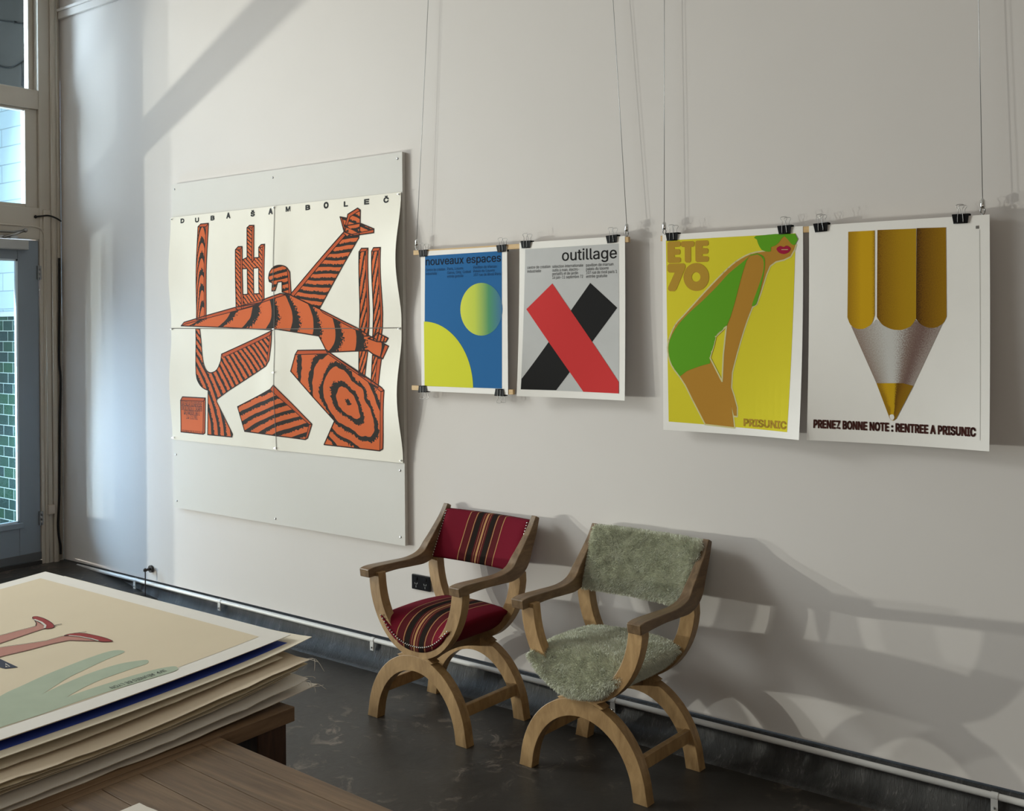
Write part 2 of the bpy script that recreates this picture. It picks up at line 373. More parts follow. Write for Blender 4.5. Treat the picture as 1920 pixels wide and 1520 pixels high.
bm = bmesh.new(); tube(bm, spline(outside((-20, 106), (0, 107), (20, 112), (34, 109), (47, 101), (58, 95), (70, 92), (82, 90)), 4), 0.006, 6); tube(bm, spline(outside((48, 103), (49, 120), (48, 146)), 4), 0.004, 6)
tag(obj('outdoor_cable', bm, RUBBER), 'lower drooping dark cable on the dark wall outside the top window', 'cable')
bm = bmesh.new(); c_ = on_y(62, 140, 0.03); ball(bm, c_, 0.075, 2, (1.0, 0.5, 0.9)); lumpy = bm
for v in lumpy.verts: v.co += (v.co - c_) * 0.35 * noise.noise(v.co * 16)
tag(obj('cable_coil', bm, RUBBER), 'dark bundle of coiled cable in the corner outside the top window', 'cable coil')

# ---- small fittings on the post and the long wall
bm = bmesh.new(); box(bm, (0.010, -0.121, 0.456), (0.034, -0.076, 0.516))
sb = tag(obj('sensor_box', bm, plain('cream_plastic', (0.56, 0.49, 0.42), 0.5), bevel=0.003), 'small cream plastic box low on the cream door post', 'sensor box')
bm = bmesh.new(); tube(bm, [(0.012, -0.104, 0.456), (0.012, -0.106, 0.13)], 0.0025, 6); tube(bm, [(0.012, -0.112, 0.514), (0.012, -0.113, 2.2)], 0.0025, 6)
obj('lead', bm, TRIM, sb)
cpts = [on_x(*p, x=0.032) for p in [(113, 470), (112, 560), (110, 660), (112, 700), (109, 790), (107, 880), (106, 920), (103, 965), (104, 990), (107, 1010), (107, 1025)]]
bm = bmesh.new(); tube(bm, spline(cpts, 5), 0.0075, 8)
tag(obj('black_cable', bm, RUBBER), 'loose black cable running down the corner beside the cream door post', 'cable')
bm = bmesh.new(); tube(bm, spline([on_x(*p, x=0.012) for p in [(70, 392), (80, 391), (92, 390)]] + [on_x(101, 392, x=0.034)] + [on_x(108, 395, x=0.046), on_x(113, 398, x=0.046), on_x(117, 401, x=0.03)], 5), 0.0055, 8); ball(bm, on_x(70, 392, x=0.006), 0.012, 1)
tag(obj('cable_stub', bm, RUBBER), 'short black cable coming out of the beam above the door', 'cable')

pipe_pts = [(x, -0.020, 0.1265 - 0.0022 * x) for x in [0.20 + 0.25 * k for k in range(36)]]
bm = bmesh.new(); tube(bm, [p for p in pipe_pts if p[0] < 9.15], 0.0115, 12)
pp = tag(obj('conduit_pipe', bm, PVC), 'thin white conduit pipe along the foot of the long wall', 'pipe')
for x in (0.86, 1.69, 2.90, 4.30, 5.775, 7.2):
    zc = 0.1265 - 0.0022 * x
    bm = bmesh.new()
    ring = [(x - 0.011, -0.020 - 0.0135 * math.cos(a), zc + 0.0135 * math.sin(a)) for a in [math.pi * k / 8 - 0.6 for k in range(12)]]
    r2 = [(p[0] + 0.022, p[1], p[2]) for p in ring]
    va = [bm.verts.new(p) for p in ring]; vb = [bm.verts.new(p) for p in r2]
    for k in range(11): bm.faces.new((va[k], va[k + 1], vb[k + 1], vb[k]))
    box(bm, (x - 0.011, -0.032, zc - 0.050), (x + 0.011, -0.028, zc - 0.006))
    obj('saddle_clip', bm, PVC, pp)
    bm = bmesh.new(); ball(bm, (x, -0.033, zc - 0.035), 0.005, 1); obj('screw', bm, STEEL, pp)
# rusty eye bolt with a hooked wire
eb = tag(empty('wall_bolt', (0.997, 0, 0.21)), 'rusty bolt in the wall with a hooked wire hanging over the white pipe', 'bolt')
RUST = plain('rusty_iron', (0.05, 0.04, 0.035), 0.6, vary=0.4, scale=60)
bm = bmesh.new(); tube(bm, [(0, 0.0, 0), (0, -0.012, 0)], 0.022, 12); obj('washer', bm, RUST, eb)
bm = bmesh.new(); tube(bm, [(0, -0.012, 0), (0, -0.045, 0)], 0.008, 8); ball(bm, (0, -0.045, 0), 0.013, 1); obj('stud', bm, RUST, eb)
bm = bmesh.new(); tube(bm, spline([(0, -0.045, 0.0), (0.002, -0.046, -0.06), (0.0, -0.046, -0.13), (0.0, -0.05, -0.165), (-0.015, -0.075, -0.185)], 4), 0.0035, 6); obj('hooked_wire', bm, RUST, eb)

# double power point
so = tag(empty('power_socket', (3.214, 0, 0.447)), 'black double power point on the white wall behind the red chair', 'socket')
bm = bmesh.new(); box(bm, (-0.060, -0.012, -0.036), (0.060, 0, 0.036)); obj('faceplate', bm, SOCKETM, so, bevel=0.004)
for sx in (-0.03, 0.028):
    bm = bmesh.new(); box(bm, (sx - 0.008, -0.016, 0.010), (sx + 0.008, -0.011, 0.026)); obj('rocker_switch', bm, SOCKETM, so, bevel=0.002)
    bm = bmesh.new()
    for ang, dx, dz in ((0.5, -0.006, -0.006), (-0.5, 0.006, -0.006), (0, 0, -0.020)):
        c, s = math.cos(ang), math.sin(ang)
        q = [(-0.0012, -0.005), (0.0012, -0.005), (0.0012, 0.005), (-0.0012, 0.005)]
        vs = [bm.verts.new((sx + dx + c * a - s * b, -0.0126, dz + s * a + c * b)) for a, b in q]; bm.faces.new(vs)
    obj('pin_slots', bm, STEEL, so)

# ================================================================== POSTERS
def crisp(bm):
    bm.normal_update()
    for e in bm.edges:
        if len(e.link_faces) == 2 and e.link_faces[0].normal.dot(e.link_faces[1].normal) < 0.5: e.smooth = False
class Sheet:
    """a hanging sheet: maps (x, z) on the wall plane to the curved paper, builds paper and prints that follow it"""
    def __init__(s, name, x0, x1, z0, z1, yf, paper, label, cat='poster', thick=0.0010, n=22):
        s.x0, s.x1, s.z0, s.z1, s.yf, s.n = x0, x1, z0, z1, yf, n
        bm = bmesh.new(); F_, K_ = [], []
        for j in range(n + 1):
            rf, rk = [], []
            for i in range(n + 1):
                x = x0 + (x1 - x0) * i / n; z = z0 + (z1 - z0) * j / n; y = s.y(x, z)
                rf.append(bm.verts.new((x, y, z))); rk.append(bm.verts.new((x, y + thick, z)))
            F_.append(rf); K_.append(rk)
        for j in range(n):
            for i in range(n):
                bm.faces.new((F_[j][i], F_[j][i + 1], F_[j + 1][i + 1], F_[j + 1][i])).smooth = True
                bm.faces.new((K_[j][i], K_[j + 1][i], K_[j + 1][i + 1], K_[j][i + 1])).smooth = True
        for i in range(n):
            for j in (0, n):
                bm.faces.new((F_[j][i], F_[j][i + 1], K_[j][i + 1], K_[j][i])); bm.faces.new((F_[i][j], F_[i + 1][j], K_[i + 1][j], K_[i][j]))
        bmesh.ops.recalc_face_normals(bm, faces=bm.faces); crisp(bm)
        s.o = tag(obj(name, bm, paper), label, cat)
        s.reset()
    def y(s, x, z):
        u = (x - s.x0) / (s.x1 - s.x0); v = (s.z1 - z) / (s.z1 - s.z0)
        return s.yf(u, v)
    def reset(s): s.bm = bmesh.new(); s.mats = []; s.k = getattr(s, 'k', 0); s.uv = s.bm.loops.layers.uv.new('UVMap')
    def mi(s, m):
        if m not in s.mats: s.mats.append(m)
        return s.mats.index(m)
    def add(s, verts, tris, mat, lift, uvf=None):
        t = bmesh.new(); vs = [t.verts.new((x, 0, z)) for x, z in verts]
        for f in tris:
            try: t.faces.new([vs[i] for i in f])
            except ValueError: pass
        mnx, mxx, mnz, mxz = min(v[0] for v in verts), max(v[0] for v in verts), min(v[1] for v in verts), max(v[1] for v in verts)
        for d in range(1, s.n):                     # cut along the paper's own grid so the print bends with it
            for axis, lo, hi, p, q in ((0, s.x0, s.x1, mnx, mxx), (2, s.z0, s.z1, mnz, mxz)):
                c = lo + (hi - lo) * d / s.n
                if not p < c < q: continue
                co = [0, 0, 0]; co[axis] = c; no = [0, 0, 0]; no[axis] = 1
                bmesh.ops.bisect_plane(t, geom=t.verts[:] + t.edges[:] + t.faces[:], plane_co=co, plane_no=no, dist=1e-6)
        idx = s.mi(mat); t.verts.index_update()
        nv = [s.bm.verts.new((v.co.x, s.y(v.co.x, v.co.z) - 0.0004 * (1 + lift), v.co.z)) for v in t.verts]
        for f in t.faces:
            try: g = s.bm.faces.new([nv[v.index] for v in f.verts])
            except ValueError: continue
            g.material_index = idx; g.normal_update()
            if g.normal.y > 0: g.normal_flip()
            for l in g.loops:
                p = l.vert.co; l[s.uv].uv = uvf(p.x, p.z) if uvf else (p.x - s.x0, p.z - s.z0)
        t.free()
    def poly(s, loops, mat, lift=0, uvf=None):
        if not isinstance(loops[0][0], (tuple, list, Vector)): loops = [loops]
        vv = [Vector((p[0], p[1], 0)) for lp in loops for p in lp]
        tris = tessellate_polygon([[Vector((p[0], p[1], 0)) for p in lp] for lp in loops])
        s.add([(v.x, v.y) for v in vv], tris, mat, lift, uvf)
    def line(s, pts, w, mat, lift=1):
        for a, b in zip(pts, pts[1:]):
            a, b = Vector(a), Vector(b); d = b - a
            if d.length < 1e-6: continue
            n = Vector((-d.y, d.x)).normalized() * w / 2; d = d.normalized() * w * 0.3
            s.add([tuple(a - d + n), tuple(a - d - n), tuple(b + d - n), tuple(b + d + n)], [(0, 1, 2, 3)], mat, lift)
    def text(s, body, x, z, w, h, mat, lift=1, bold=0.0, spacing=1.0, flip=False):
        """cap height h, set to width w, left end and baseline at x, z"""
        verts, faces = text_mesh(body, spacing)
        mx = max(v[0] for v in verts); mn = min(v[0] for v in verts)
        bw = bold * h                              # extra weight: a stroke drawn round every outline
        sx = (w - bw) / (mx - mn); sz = (h - bw) / CAP
        pts = [(x + bw / 2 + (v[0] - mn) * sx, z + bw / 2 + v[1] * sz) for v in verts]; fc = list(faces)
        if bw:
            cnt = {}
            for f in faces:
                for a, b in zip(f, f[1:] + f[:1]): k = (min(a, b), max(a, b)); cnt[k] = cnt.get(k, 0) + 1
            done = set()
            for (a, b), c in cnt.items():
                if c != 1: continue
                A_, B_ = Vector(pts[a]), Vector(pts[b]); d = B_ - A_
                if d.length < 1e-7: continue
                n = Vector((-d.y, d.x)).normalized() * bw / 2; i = len(pts)
                pts += [tuple(A_ + n), tuple(A_ - n), tuple(B_ - n), tuple(B_ + n)]; fc.append((i, i + 1, i + 2, i + 3))
                for p, q in ((a, A_), (b, B_)):
                    key = (round(q.x, 5), round(q.y, 5))
                    if key in done: continue
                    done.add(key); i = len(pts); pts += [(q.x + bw / 2 * math.cos(t), q.y + bw / 2 * math.sin(t)) for t in [2 * math.pi * j / 8 for j in range(8)]]; fc.append(tuple(range(i, i + 8)))
        s.add(pts, fc, mat, lift)
    def done(s, name):
        o = obj(name, s.bm, s.mats, s.o); s.reset(); return o
FONT = None
try:
    import os
    FONT = bpy.data.fonts.load(os.path.join(bpy.utils.system_resource('DATAFILES'), 'fonts', 'Inter.woff2'))   # the grotesque that ships inside Blender
except Exception: FONT = None
def text_mesh(body, spacing=1.0):
    c = bpy.data.curves.new('t', 'FONT'); c.body = body; c.font = FONT or c.font; c.size = 1.0; c.space_character = spacing; c.resolution_u = 4
    o = bpy.data.objects.new('t', c); COL.objects.link(o)
    dg = bpy.context.evaluated_depsgraph_get(); me = bpy.data.meshes.new_from_object(o.evaluated_get(dg))
    v = [(p.co.x, p.co.y) for p in me.vertices]; f = [tuple(p.vertices) for p in me.polygons]
    bpy.data.objects.remove(o); bpy.data.curves.remove(c); bpy.data.meshes.remove(me)
    return v, f
_v, _f = text_mesh('H'); CAP = max(p[1] for p in _v)
def W(ox, oy, sc, y):
    """points of a zoomed crop of the photograph, as x, z on the plane y"""
    def f(*pts):
        out = []
        for a, b in pts:
            p = on_y(ox + a / sc, oy + b / sc, y); out.append((p.x, p.z))
        return out
    return f
def flat(name, col, rough=0.75): return plain(name, col, rough, spec=0.15)
def smooth2(pts, n=5, closed=True):
    P = [Vector((p[0], p[1], 0)) for p in pts]
    last = P[-1]
    P = [P[-1]] + P + [P[0], P[1]] if closed else [P[0]] + P + [P[-1]]
    out = []
    for i in range(1, len(P) - 2):
        p0, p1, p2, p3 = P[i - 1], P[i], P[i + 1], P[i + 2]
        for k in range(n):
            t = k / n; q = 0.5 * ((2 * p1) + (p2 - p0) * t + (2 * p0 - 5 * p1 + 4 * p2 - p3) * t * t + (3 * p1 - p0 - 3 * p2 + p3) * t ** 3)
            out.append((q.x, q.y))
    if not closed: out.append((last.x, last.y))
    return out

# ---------------------------------------------------------------- pin board
BX0, BX1, BZ0, BZ1 = 1.263, 3.126, 0.616, 2.527
pb = tag(obj('display_board', B((BX0, -0.024, BZ0), (BX1, -0.0015, BZ1)), plain('board_white_paint', (0.67, 0.65, 0.615), 0.7, spec=0.2, vary=0.02, scale=4)), 'big white display board fixed flat on the wall behind the orange and black poster', 'board')
for x, z in ((BX0 + 0.03, BZ0 + 0.04), (BX1 - 0.03, BZ0 + 0.04), (BX0 + 0.03, BZ1 - 0.03), (BX1 - 0.03, BZ1 - 0.03), ((BX0 + BX1) / 2 - 0.02, BZ0 + 0.03), ((BX0 + BX1) / 2 - 0.02, BZ1 - 0.04), (BX0 + 0.025, 0.93), (BX1 - 0.03, 0.98)):
    bm = bmesh.new(); ball(bm, (x, -0.0245, z), 0.0065, 1, (1, 0.5, 1)); obj('screw', bm, STEEL, pb)

# ---------------------------------------------------------------- orange and black exhibition poster
def bulge(u, v):
    pin_v = 0.5 - 0.5 * math.cos(4 * math.pi * v)           # 0 at the pins (v = 0, .5, 1)
    lip = (max(0, u - 0.80) / 0.20) ** 2 + (max(0, 0.12 - u) / 0.12) ** 2 * 0.3
    fold = 0.010 * math.exp(-((u - 0.5) / 0.05) ** 2) * (0.4 + 0.6 * pin_v) + 0.004 * math.exp(-((v - 0.5) / 0.04) ** 2)
    return -0.030 - 0.038 * pin_v * lip - 0.006 * pin_v - fold - 0.006 * math.sin(9 * u + 3 * v) * pin_v * 0.5
PY = -0.030
SX0, SX1, SZ0, SZ1 = 1.262, 3.122, 1.018, 2.332
sp = Sheet('exhibition_poster', SX0, SX1, SZ0, SZ1, bulge, PAPER2, 'large creased poster of orange and black woodgrain cut-outs pinned to the white board', n=40)
A = W(300, 260, 3.8, PY); Bq = W(300, 580, 3.304, PY)
def grain(name, angle, freq, bend=0.0, duty=0.42, cx=0.0, cz=0.0, rings=None, fuzz=1.0, taper=0.0, wobble=0.04):
    """printed wood-grain: orange with black bands, sharp on one side and feathered on the other"""
    m, N, L, b = new_mat(name)
    uv = N.new('ShaderNodeUVMap'); uv.uv_map = 'UVMap'
    mp = N.new('ShaderNodeMapping'); mp.vector_type = 'TEXTURE'; mp.inputs['Location'].default_value = (cx, cz, 0); mp.inputs['Rotation'].default_value = (0, 0, angle)
    if rings: mp.inputs['Scale'].default_value = (rings[0], rings[1], 1)
    L.new(uv.outputs[0], mp.inputs[0])
    sep = N.new('ShaderNodeSeparateXYZ'); L.new(mp.outputs[0], sep.inputs[0])
    def mth(op, a, c):
        n = N.new('ShaderNodeMath'); n.operation = op
        for i, q in enumerate((a, c)):
            if hasattr(q, 'links'): L.new(q, n.inputs[i])
            else: n.inputs[i].default_value = q
        return n.outputs[0]
    if rings:
        ln = N.new('ShaderNodeVectorMath'); ln.operation = 'LENGTH'; L.new(mp.outputs[0], ln.inputs[0]); fld = ln.outputs['Value']
    else:
        fld = mth('ADD', sep.outputs[0], mth('MULTIPLY', mth('MULTIPLY', sep.outputs[1], sep.outputs[1]), bend))
    n1 = N.new('ShaderNodeTexNoise'); n1.inputs['Scale'].default_value = 5.5; n1.inputs['Detail'].default_value = 3; L.new(uv.outputs[0], n1.inputs['Vector'])
    wob = mth('MULTIPLY', mth('SUBTRACT', n1.outputs['Fac'], 0.5), wobble)
    fr = mth('FRACT', mth('MULTIPLY', mth('ADD', fld, wob), freq), 0)
    n2 = N.new('ShaderNodeTexNoise'); n2.inputs['Scale'].default_value = 90; n2.inputs['Detail'].default_value = 2; L.new(uv.outputs[0], n2.inputs['Vector'])
    edge = mth('ADD', duty, mth('MULTIPLY', mth('SUBTRACT', n2.outputs['Fac'], 0.5), 0.55 * fuzz))
    if taper: edge = mth('SUBTRACT', edge, mth('MULTIPLY', mth('ABSOLUTE', sep.outputs[1], 0.0), taper))
    msk = mth('LESS_THAN', fr, edge)
    mx = N.new('ShaderNodeMix'); mx.data_type = 'RGBA'; mx.inputs[6].default_value = (*ORANGE, 1); mx.inputs[7].default_value = (0.020, 0.016, 0.012, 1)
    L.new(msk, mx.inputs[0]); L.new(mx.outputs[2], b.inputs['Base Color']); b.inputs['Roughness'].default_value = 0.75; b.inputs['Specular IOR Level'].default_value = 0.15
    return m
ORANGE = (0.62, 0.125, 0.032)
OR = flat('orange_ink', ORANGE); ORD = flat('deep_orange_ink', (0.50, 0.085, 0.022)); LINE = flat('brown_black_ink', (0.035, 0.014, 0.010))
def rel(p): return (p[0] - SX0, p[1] - SZ0)
def cutout(outline, gm, holes=(), w=0.006, lift=0):
    lp = [outline] + list(holes); sp.poly(lp, gm, lift)
    for l in lp: sp.line(list(l) + [l[0]], w, LINE, lift + 2)
def bevel_faces(*polys, lift=1):
    for q in polys:
        sp.poly(q, ORD, lift); sp.line(list(q) + [q[0]], 0.004, LINE, lift + 1)
# body of the aeroplane figure: long wing, tail boom, arm
g_body = grain('grain_body', math.radians(-13), 6.0, bend=4.5, duty=0.40, cx=rel(A((800, 1235))[0])[0], cz=rel(A((800, 1235))[0])[1], fuzz=1.1, taper=1.3)
cutout(A((155, 1295), (175, 1270), (330, 1225), (545, 1168), (720, 1140), (760, 1112), (870, 1076), (935, 1086), (960, 1100), (1140, 1190), (1300, 1275), (1410, 1330)) + Bq((1300, 150), (1340, 172), (1418, 215), (1385, 292), (1320, 262), (1290, 240), (1035, 247), (985, 145), (712, 96)) + A((810, 1335), (480, 1312), (250, 1300)), g_body)
bevel_faces(A((155, 1295), (175, 1270), (330, 1225), (545, 1168), (760, 1112), (870, 1076), (905, 1086), (760, 1130), (560, 1190), (340, 1243), (190, 1282)), A((1140, 1190), (1410, 1330), (1432, 1352), (1400, 1345), (1165, 1218)), Bq((1395, 205), (1418, 215), (1385, 292), (1372, 280)))
g_tail = grain('grain_tail', math.radians(76), 28, bend=-0.3, duty=0.46, cx=0.9, cz=0.6, wobble=0.025)
cutout(A((935, 1086), (1330, 640), (1345, 600), (1442, 585), (1435, 690), (1140, 1190)), g_tail)
bevel_faces(A((935, 1086), (1320, 655), (1340, 668), (960, 1098)))
cutout(A((1330, 645), (1297, 537), (1348, 548), (1352, 520), (1422, 477), (1442, 492), (1442, 585), (1545, 628), (1545, 655), (1400, 672)), grain('grain_fin', math.radians(70), 30, duty=0.4, wobble=0.02))
bevel_faces(A((1352, 520), (1422, 477), (1442, 492), (1368, 538), (1350, 600), (1335, 600)), A((1360, 668), (1545, 632), (1545, 655), (1380, 676)), A((1297, 537), (1312, 545), (1330, 610), (1325, 640)))
# tall post on the left
cutout(A((283, 592), (303, 572), (358, 568), (330, 1248), (262, 1252)), grain('grain_post', math.radians(90), 11, bend=60, duty=0.42, cx=rel(A((312, 900))[0])[0], cz=0.6))
bevel_faces(A((340, 592), (358, 568), (330, 1248), (318, 1250)), A((283, 592), (303, 572), (358, 568), (340, 592)))
# comb shape
cutout(A((550, 760), (570, 738), (598, 738), (598, 832), (632, 816), (632, 605), (650, 588), (683, 588), (680, 820), (716, 818), (716, 745), (735, 726), (762, 724), (750, 1110), (720, 1150), (560, 1190), (545, 1180)), grain('grain_comb', math.radians(12), 40, bend=0.5, duty=0.34, wobble=0.03),
       holes=(A((597, 895), (632, 895), (630, 1078), (595, 1080)), A((676, 892), (714, 890), (712, 1075), (674, 1076))))
bevel_faces(A((550, 760), (570, 738), (598, 738), (585, 760)), A((632, 605), (650, 588), (683, 588), (668, 606)), A((716, 745), (735, 726), (762, 724), (745, 745)), A((745, 745), (762, 724), (750, 1110), (735, 1128)), A((668, 606), (683, 588), (680, 835), (664, 850)), A((585, 760), (598, 740), (597, 1180), (583, 1180)))
# crested head
cutout(smooth2(A((790, 965), (800, 925), (830, 888), (870, 876), (912, 888), (938, 925)), 4, False) + A((943, 1085), (882, 1066), (884, 992), (855, 995), (835, 1055), (812, 1058), (818, 1000), (795, 990)), grain('grain_head', math.radians(100), 30, duty=0.45, wobble=0.02))
bevel_faces(A((915, 890), (938, 930), (943, 1085), (928, 1080), (924, 940)))
# posts on the right
gp = grain('grain_posts', math.radians(52), 11, bend=2, duty=0.40, wobble=0.05)
for q in (A((1437, 790), (1455, 765), (1505, 765), (1492, 1330)) + Bq((1292, 150), (1255, 150)) + A((1425, 1330),), A((1533, 788), (1548, 762), (1603, 762), (1588, 1330)) + Bq((1375, 140), (1320, 150)) + A((1522, 1330),),
          Bq((1232, 238), (1288, 238), (1270, 405), (1232, 385)), Bq((1318, 268), (1376, 290), (1360, 470), (1312, 445))): cutout(q, gp)
bevel_faces(A((1490, 785), (1505, 765), (1492, 1330), (1477, 1330)), A((1588, 785), (1603, 762), (1588, 1330), (1573, 1330)), A((1437, 790), (1455, 765), (1505, 765), (1490, 785)), A((1533, 788), (1548, 762), (1603, 762), (1588, 785)), Bq((1350, 290), (1376, 290), (1360, 470), (1338, 458)))
cutout(Bq((1290, 165), (1330, 150), (1350, 130), (1415, 165), (1400, 190), (1345, 185)), gp, lift=2)
# hooked plank, lower left
cutout(smooth2(Bq((225, 88), (222, 225), (224, 370), (240, 425), (265, 455), (295, 470)), 3, False) + Bq((285, 745), (435, 762), (440, 745), (345, 540), (350, 525), (420, 475), (660, 325), (680, 290), (690, 200), (698, 108), (380, 248)) + smooth2(Bq((375, 290), (350, 345), (310, 362), (280, 335), (262, 260), (250, 90)), 3, False), grain('grain_hook', math.radians(-8), 17, bend=1.3, duty=0.44, cx=0.25, cz=0.0, wobble=0.03))
bevel_faces(Bq((380, 248), (698, 108), (690, 135), (392, 268)), Bq((698, 108), (680, 290), (660, 325), (668, 280), (685, 140)))
# big ringed plank, lower right
cutout(Bq((838, 258), (853, 232), (1030, 232), (1060, 255), (1230, 375), (1385, 470), (1402, 488), (1370, 850), (1350, 862), (1005, 818), (1075, 672), (812, 360)), grain('grain_rings', math.radians(-39), 9.5, duty=0.34, cx=rel(Bq((1165, 560))[0])[0], cz=rel(Bq((1165, 560))[0])[1], rings=(1.0, 0.55), fuzz=0.9, wobble=0.16))
bevel_faces(Bq((838, 258), (853, 232), (1030, 232), (1065, 258), (1385, 470), (1402, 488), (1380, 495), (1040, 256)), Bq((1380, 495), (1402, 488), (1370, 850), (1350, 862)))
# five-sided block
cutout(Bq((475, 575), (690, 470), (712, 444), (935, 690), (905, 775), (890, 785), (515, 728)), grain('grain_block', math.radians(-38), 17, bend=-0.5, duty=0.44, wobble=0.03))
bevel_faces(Bq((690, 470), (712, 444), (935, 690), (918, 692)), Bq((918, 692), (935, 690), (905, 775), (890, 785)))
# caption plate
cutout(Bq((120, 725), (128, 530), (140, 508), (277, 518), (268, 735), (258, 742)), OR)
bevel_faces(Bq((128, 530), (140, 508), (277, 518), (265, 538)), Bq((265, 538), (277, 518), (268, 735), (256, 742)))
for ch, q in zip('DUBAŠAMBOLEČ', ((175, 564), (279, 560), (390, 548), (503, 536), (677, 524), (808, 512), (930, 494), (1070, 485), (1201, 476), (1345, 465), (1491, 452), (1630, 442))):
    x, z = A(q)[0]; sp.text(ch, x - 0.022, z, 0.036 if ch not in 'L' else 0.030, 0.028 if ch not in 'AO' else 0.034, INK, 1, bold=0.17)
cap0 = Bq((128, 530))[0]; cx0, cx1 = Bq((130, 560))[0][0], Bq((262, 560))[0][0]; cw = cx1 - cx0
for k, (t, f) in enumerate((('GALERIJA SUVREMENE', 0.94), ('UMJETNOSTI ZAGREB', 0.94), ('KATARININ TRG 2', 0.72), ('2.4.-2.5.1981.', 0.52))):
    sp.text(t, cx0 + cw * (1 - f) / 2 - 0.004, Bq((130, 556 + 26.5 * k))[0][1] - 0.006, cw * f, 0.027, INK, 3, bold=0.0)
sp.text('OTVORENO OD 10-13 I 17-20', cx0 - 0.002, Bq((130, 712))[0][1] - 0.014, cw * 0.97, 0.014, LINE, 3)
sp.done('printed_artwork')
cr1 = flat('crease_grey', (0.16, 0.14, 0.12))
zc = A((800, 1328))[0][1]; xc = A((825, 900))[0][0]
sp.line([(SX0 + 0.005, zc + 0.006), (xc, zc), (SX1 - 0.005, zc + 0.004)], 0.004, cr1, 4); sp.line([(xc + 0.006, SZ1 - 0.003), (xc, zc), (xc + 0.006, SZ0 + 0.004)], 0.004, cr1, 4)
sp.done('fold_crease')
# pins holding it
PINM = plain('steel_pin', (0.6, 0.6, 0.58), 0.25, metal=1.0)
where = [('top left corner', SX0 + 0.012, SZ1 - 0.012), ('middle of the top edge', xc + 0.004, SZ1 - 0.010), ('top right corner', SX1 - 0.012, SZ1 - 0.010), ('middle of the left edge', SX0 + 0.012, zc), ('crossing of the two folds', xc, zc),
         ('middle of the right edge', SX1 - 0.012, zc), ('vertical fold below the crossing', xc + 0.003, Bq((700, 365))[0][1]), ('bottom left corner', SX0 + 0.012, SZ0 + 0.012), ('middle of the bottom edge', xc, SZ0 + 0.012), ('bottom right corner', SX1 - 0.012, SZ0 + 0.012)]
for w_, x, z in where:
    y = sp.y(x, z)
    bm = bmesh.new(); tube(bm, [(0, 0.004, 0), (0, -0.003, 0)], 0.004, 8); tube(bm, [(0, -0.003, 0), (0, -0.011, 0)], [0.002, 0.0035], 8)
    o = tag(obj('push_pin', bm, PINM), 'small steel pin at the ' + w_ + ' of the orange and black poster', 'pin', 'pins in the orange and black poster'); o.location = (x, y - 0.001, z)

# ---------------------------------------------------------------- hung posters
def hang(aL, aR, base=-0.0485, wave=0.004):
    return lambda u, v: base - aL * (1 - u) ** 3 * v ** 2.2 - aR * u ** 3 * v ** 2.2 - wave * math.sin(math.pi * v) * (0.5 + 0.5 * math.sin(5 * u)) * (v > 0)
HY_ = -0.050
# blue and yellow poster
p1 = Sheet('gallery_poster', 3.264, 3.780, 1.374, 2.036, hang(0.001, 0.001, wave=0.002), PAPER, 'blue poster with yellow disc, NOUVEAUX ESPACES in black, clipped top and bottom to two battens')
Q = W(760, 400, 4.0, HY_)
BLUE = flat('blue_ink', (0.016, 0.125, 0.33)); YEL = flat('lemon_ink', (0.66, 0.66, 0.035))
def disc_mat():
    m, N, L, b = new_mat('yellow_to_blue_ink'); uv = N.new('ShaderNodeUVMap'); uv.uv_map = 'UVMap'; sep = N.new('ShaderNodeSeparateXYZ'); L.new(uv.outputs[0], sep.inputs[0])
    r = ramp(N, [(0.0, (0.66, 0.68, 0.04)), (0.35, (0.52, 0.60, 0.045)), (0.68, (0.05, 0.26, 0.10)), (1.0, (0.016, 0.125, 0.30))]); L.new(sep.outputs[0], r.inputs[0]); L.new(r.outputs[0], b.inputs['Base Color']); b.inputs['Roughness'].default_value = 0.75
    return m
rect = Q((155, 308), (731, 280), (716, 1312), (136, 1284)); p1.poly(rect, BLUE)
bx0, bx1, bz0, bz1 = rect[0][0], rect[1][0], rect[3][1] + 0.004, rect[0][1]
c0 = Q((415, 715))[0]; c1 = Q((729, 720))[0]; ct = Q((575, 517))[0]; cxm = (c0[0] + c1[0]) / 2; ra = (c1[0] - c0[0]) / 2; rb = ct[1] - c0[1]
p1.poly([(cxm + ra * math.cos(a), c0[1] + rb * math.sin(a)) for a in [2 * math.pi * k / 48 for k in range(48)]], disc_mat(), 1, uvf=lambda x, z: ((x - c0[0]) / (2 * ra), 0))
# a plain yellow quarter round in the lower corner
hb = rect[3]; hx = Q((500, 1300))[0][0]; hz = Q((150, 800))[0][1]
p1.poly([(hb[0] + 0.001, hb[1] + 0.001), (hx, hb[1] + 0.001)] + [(hb[0] + (hx - hb[0]) * math.cos(a), hb[1] + (hz - hb[1]) * math.sin(a)) for a in [math.pi / 2 * k / 20 for k in range(1, 21)]], YEL, 1)
p1.done('printed_artwork')
NAV = flat('navy_ink', (0.006, 0.012, 0.028)); TXB = flat('thin_navy_ink', (0.010, 0.050, 0.13))
a = Q((160, 384))[0]; b_ = Q((722, 362))[0]; p1.text('nouveaux espaces', a[0], (a[1] + b_[1]) / 2 + 0.002, b_[0] - a[0], 0.036, NAV, 2, bold=0.025)
p1.done('printed_title')
def block(sh, conv, x, ys, lines, h, mat):
    for k, (t, xe) in enumerate(lines):
        q, e = conv((x, ys[k]), (xe, ys[k])); sh.text(t, q[0], q[1], e[0] - q[0], h, mat, 2)
block(p1, Q, 160, (424, 452), (('Centre de création', 305), ('industrielle', 242)), 0.0125, TXB)
block(p1, Q, 320, (418, 446, 474), (('Paris, Louvre', 440), ('Gares, Orly, Créteil', 498), ('entrée gratuite', 440)), 0.0125, TXB)
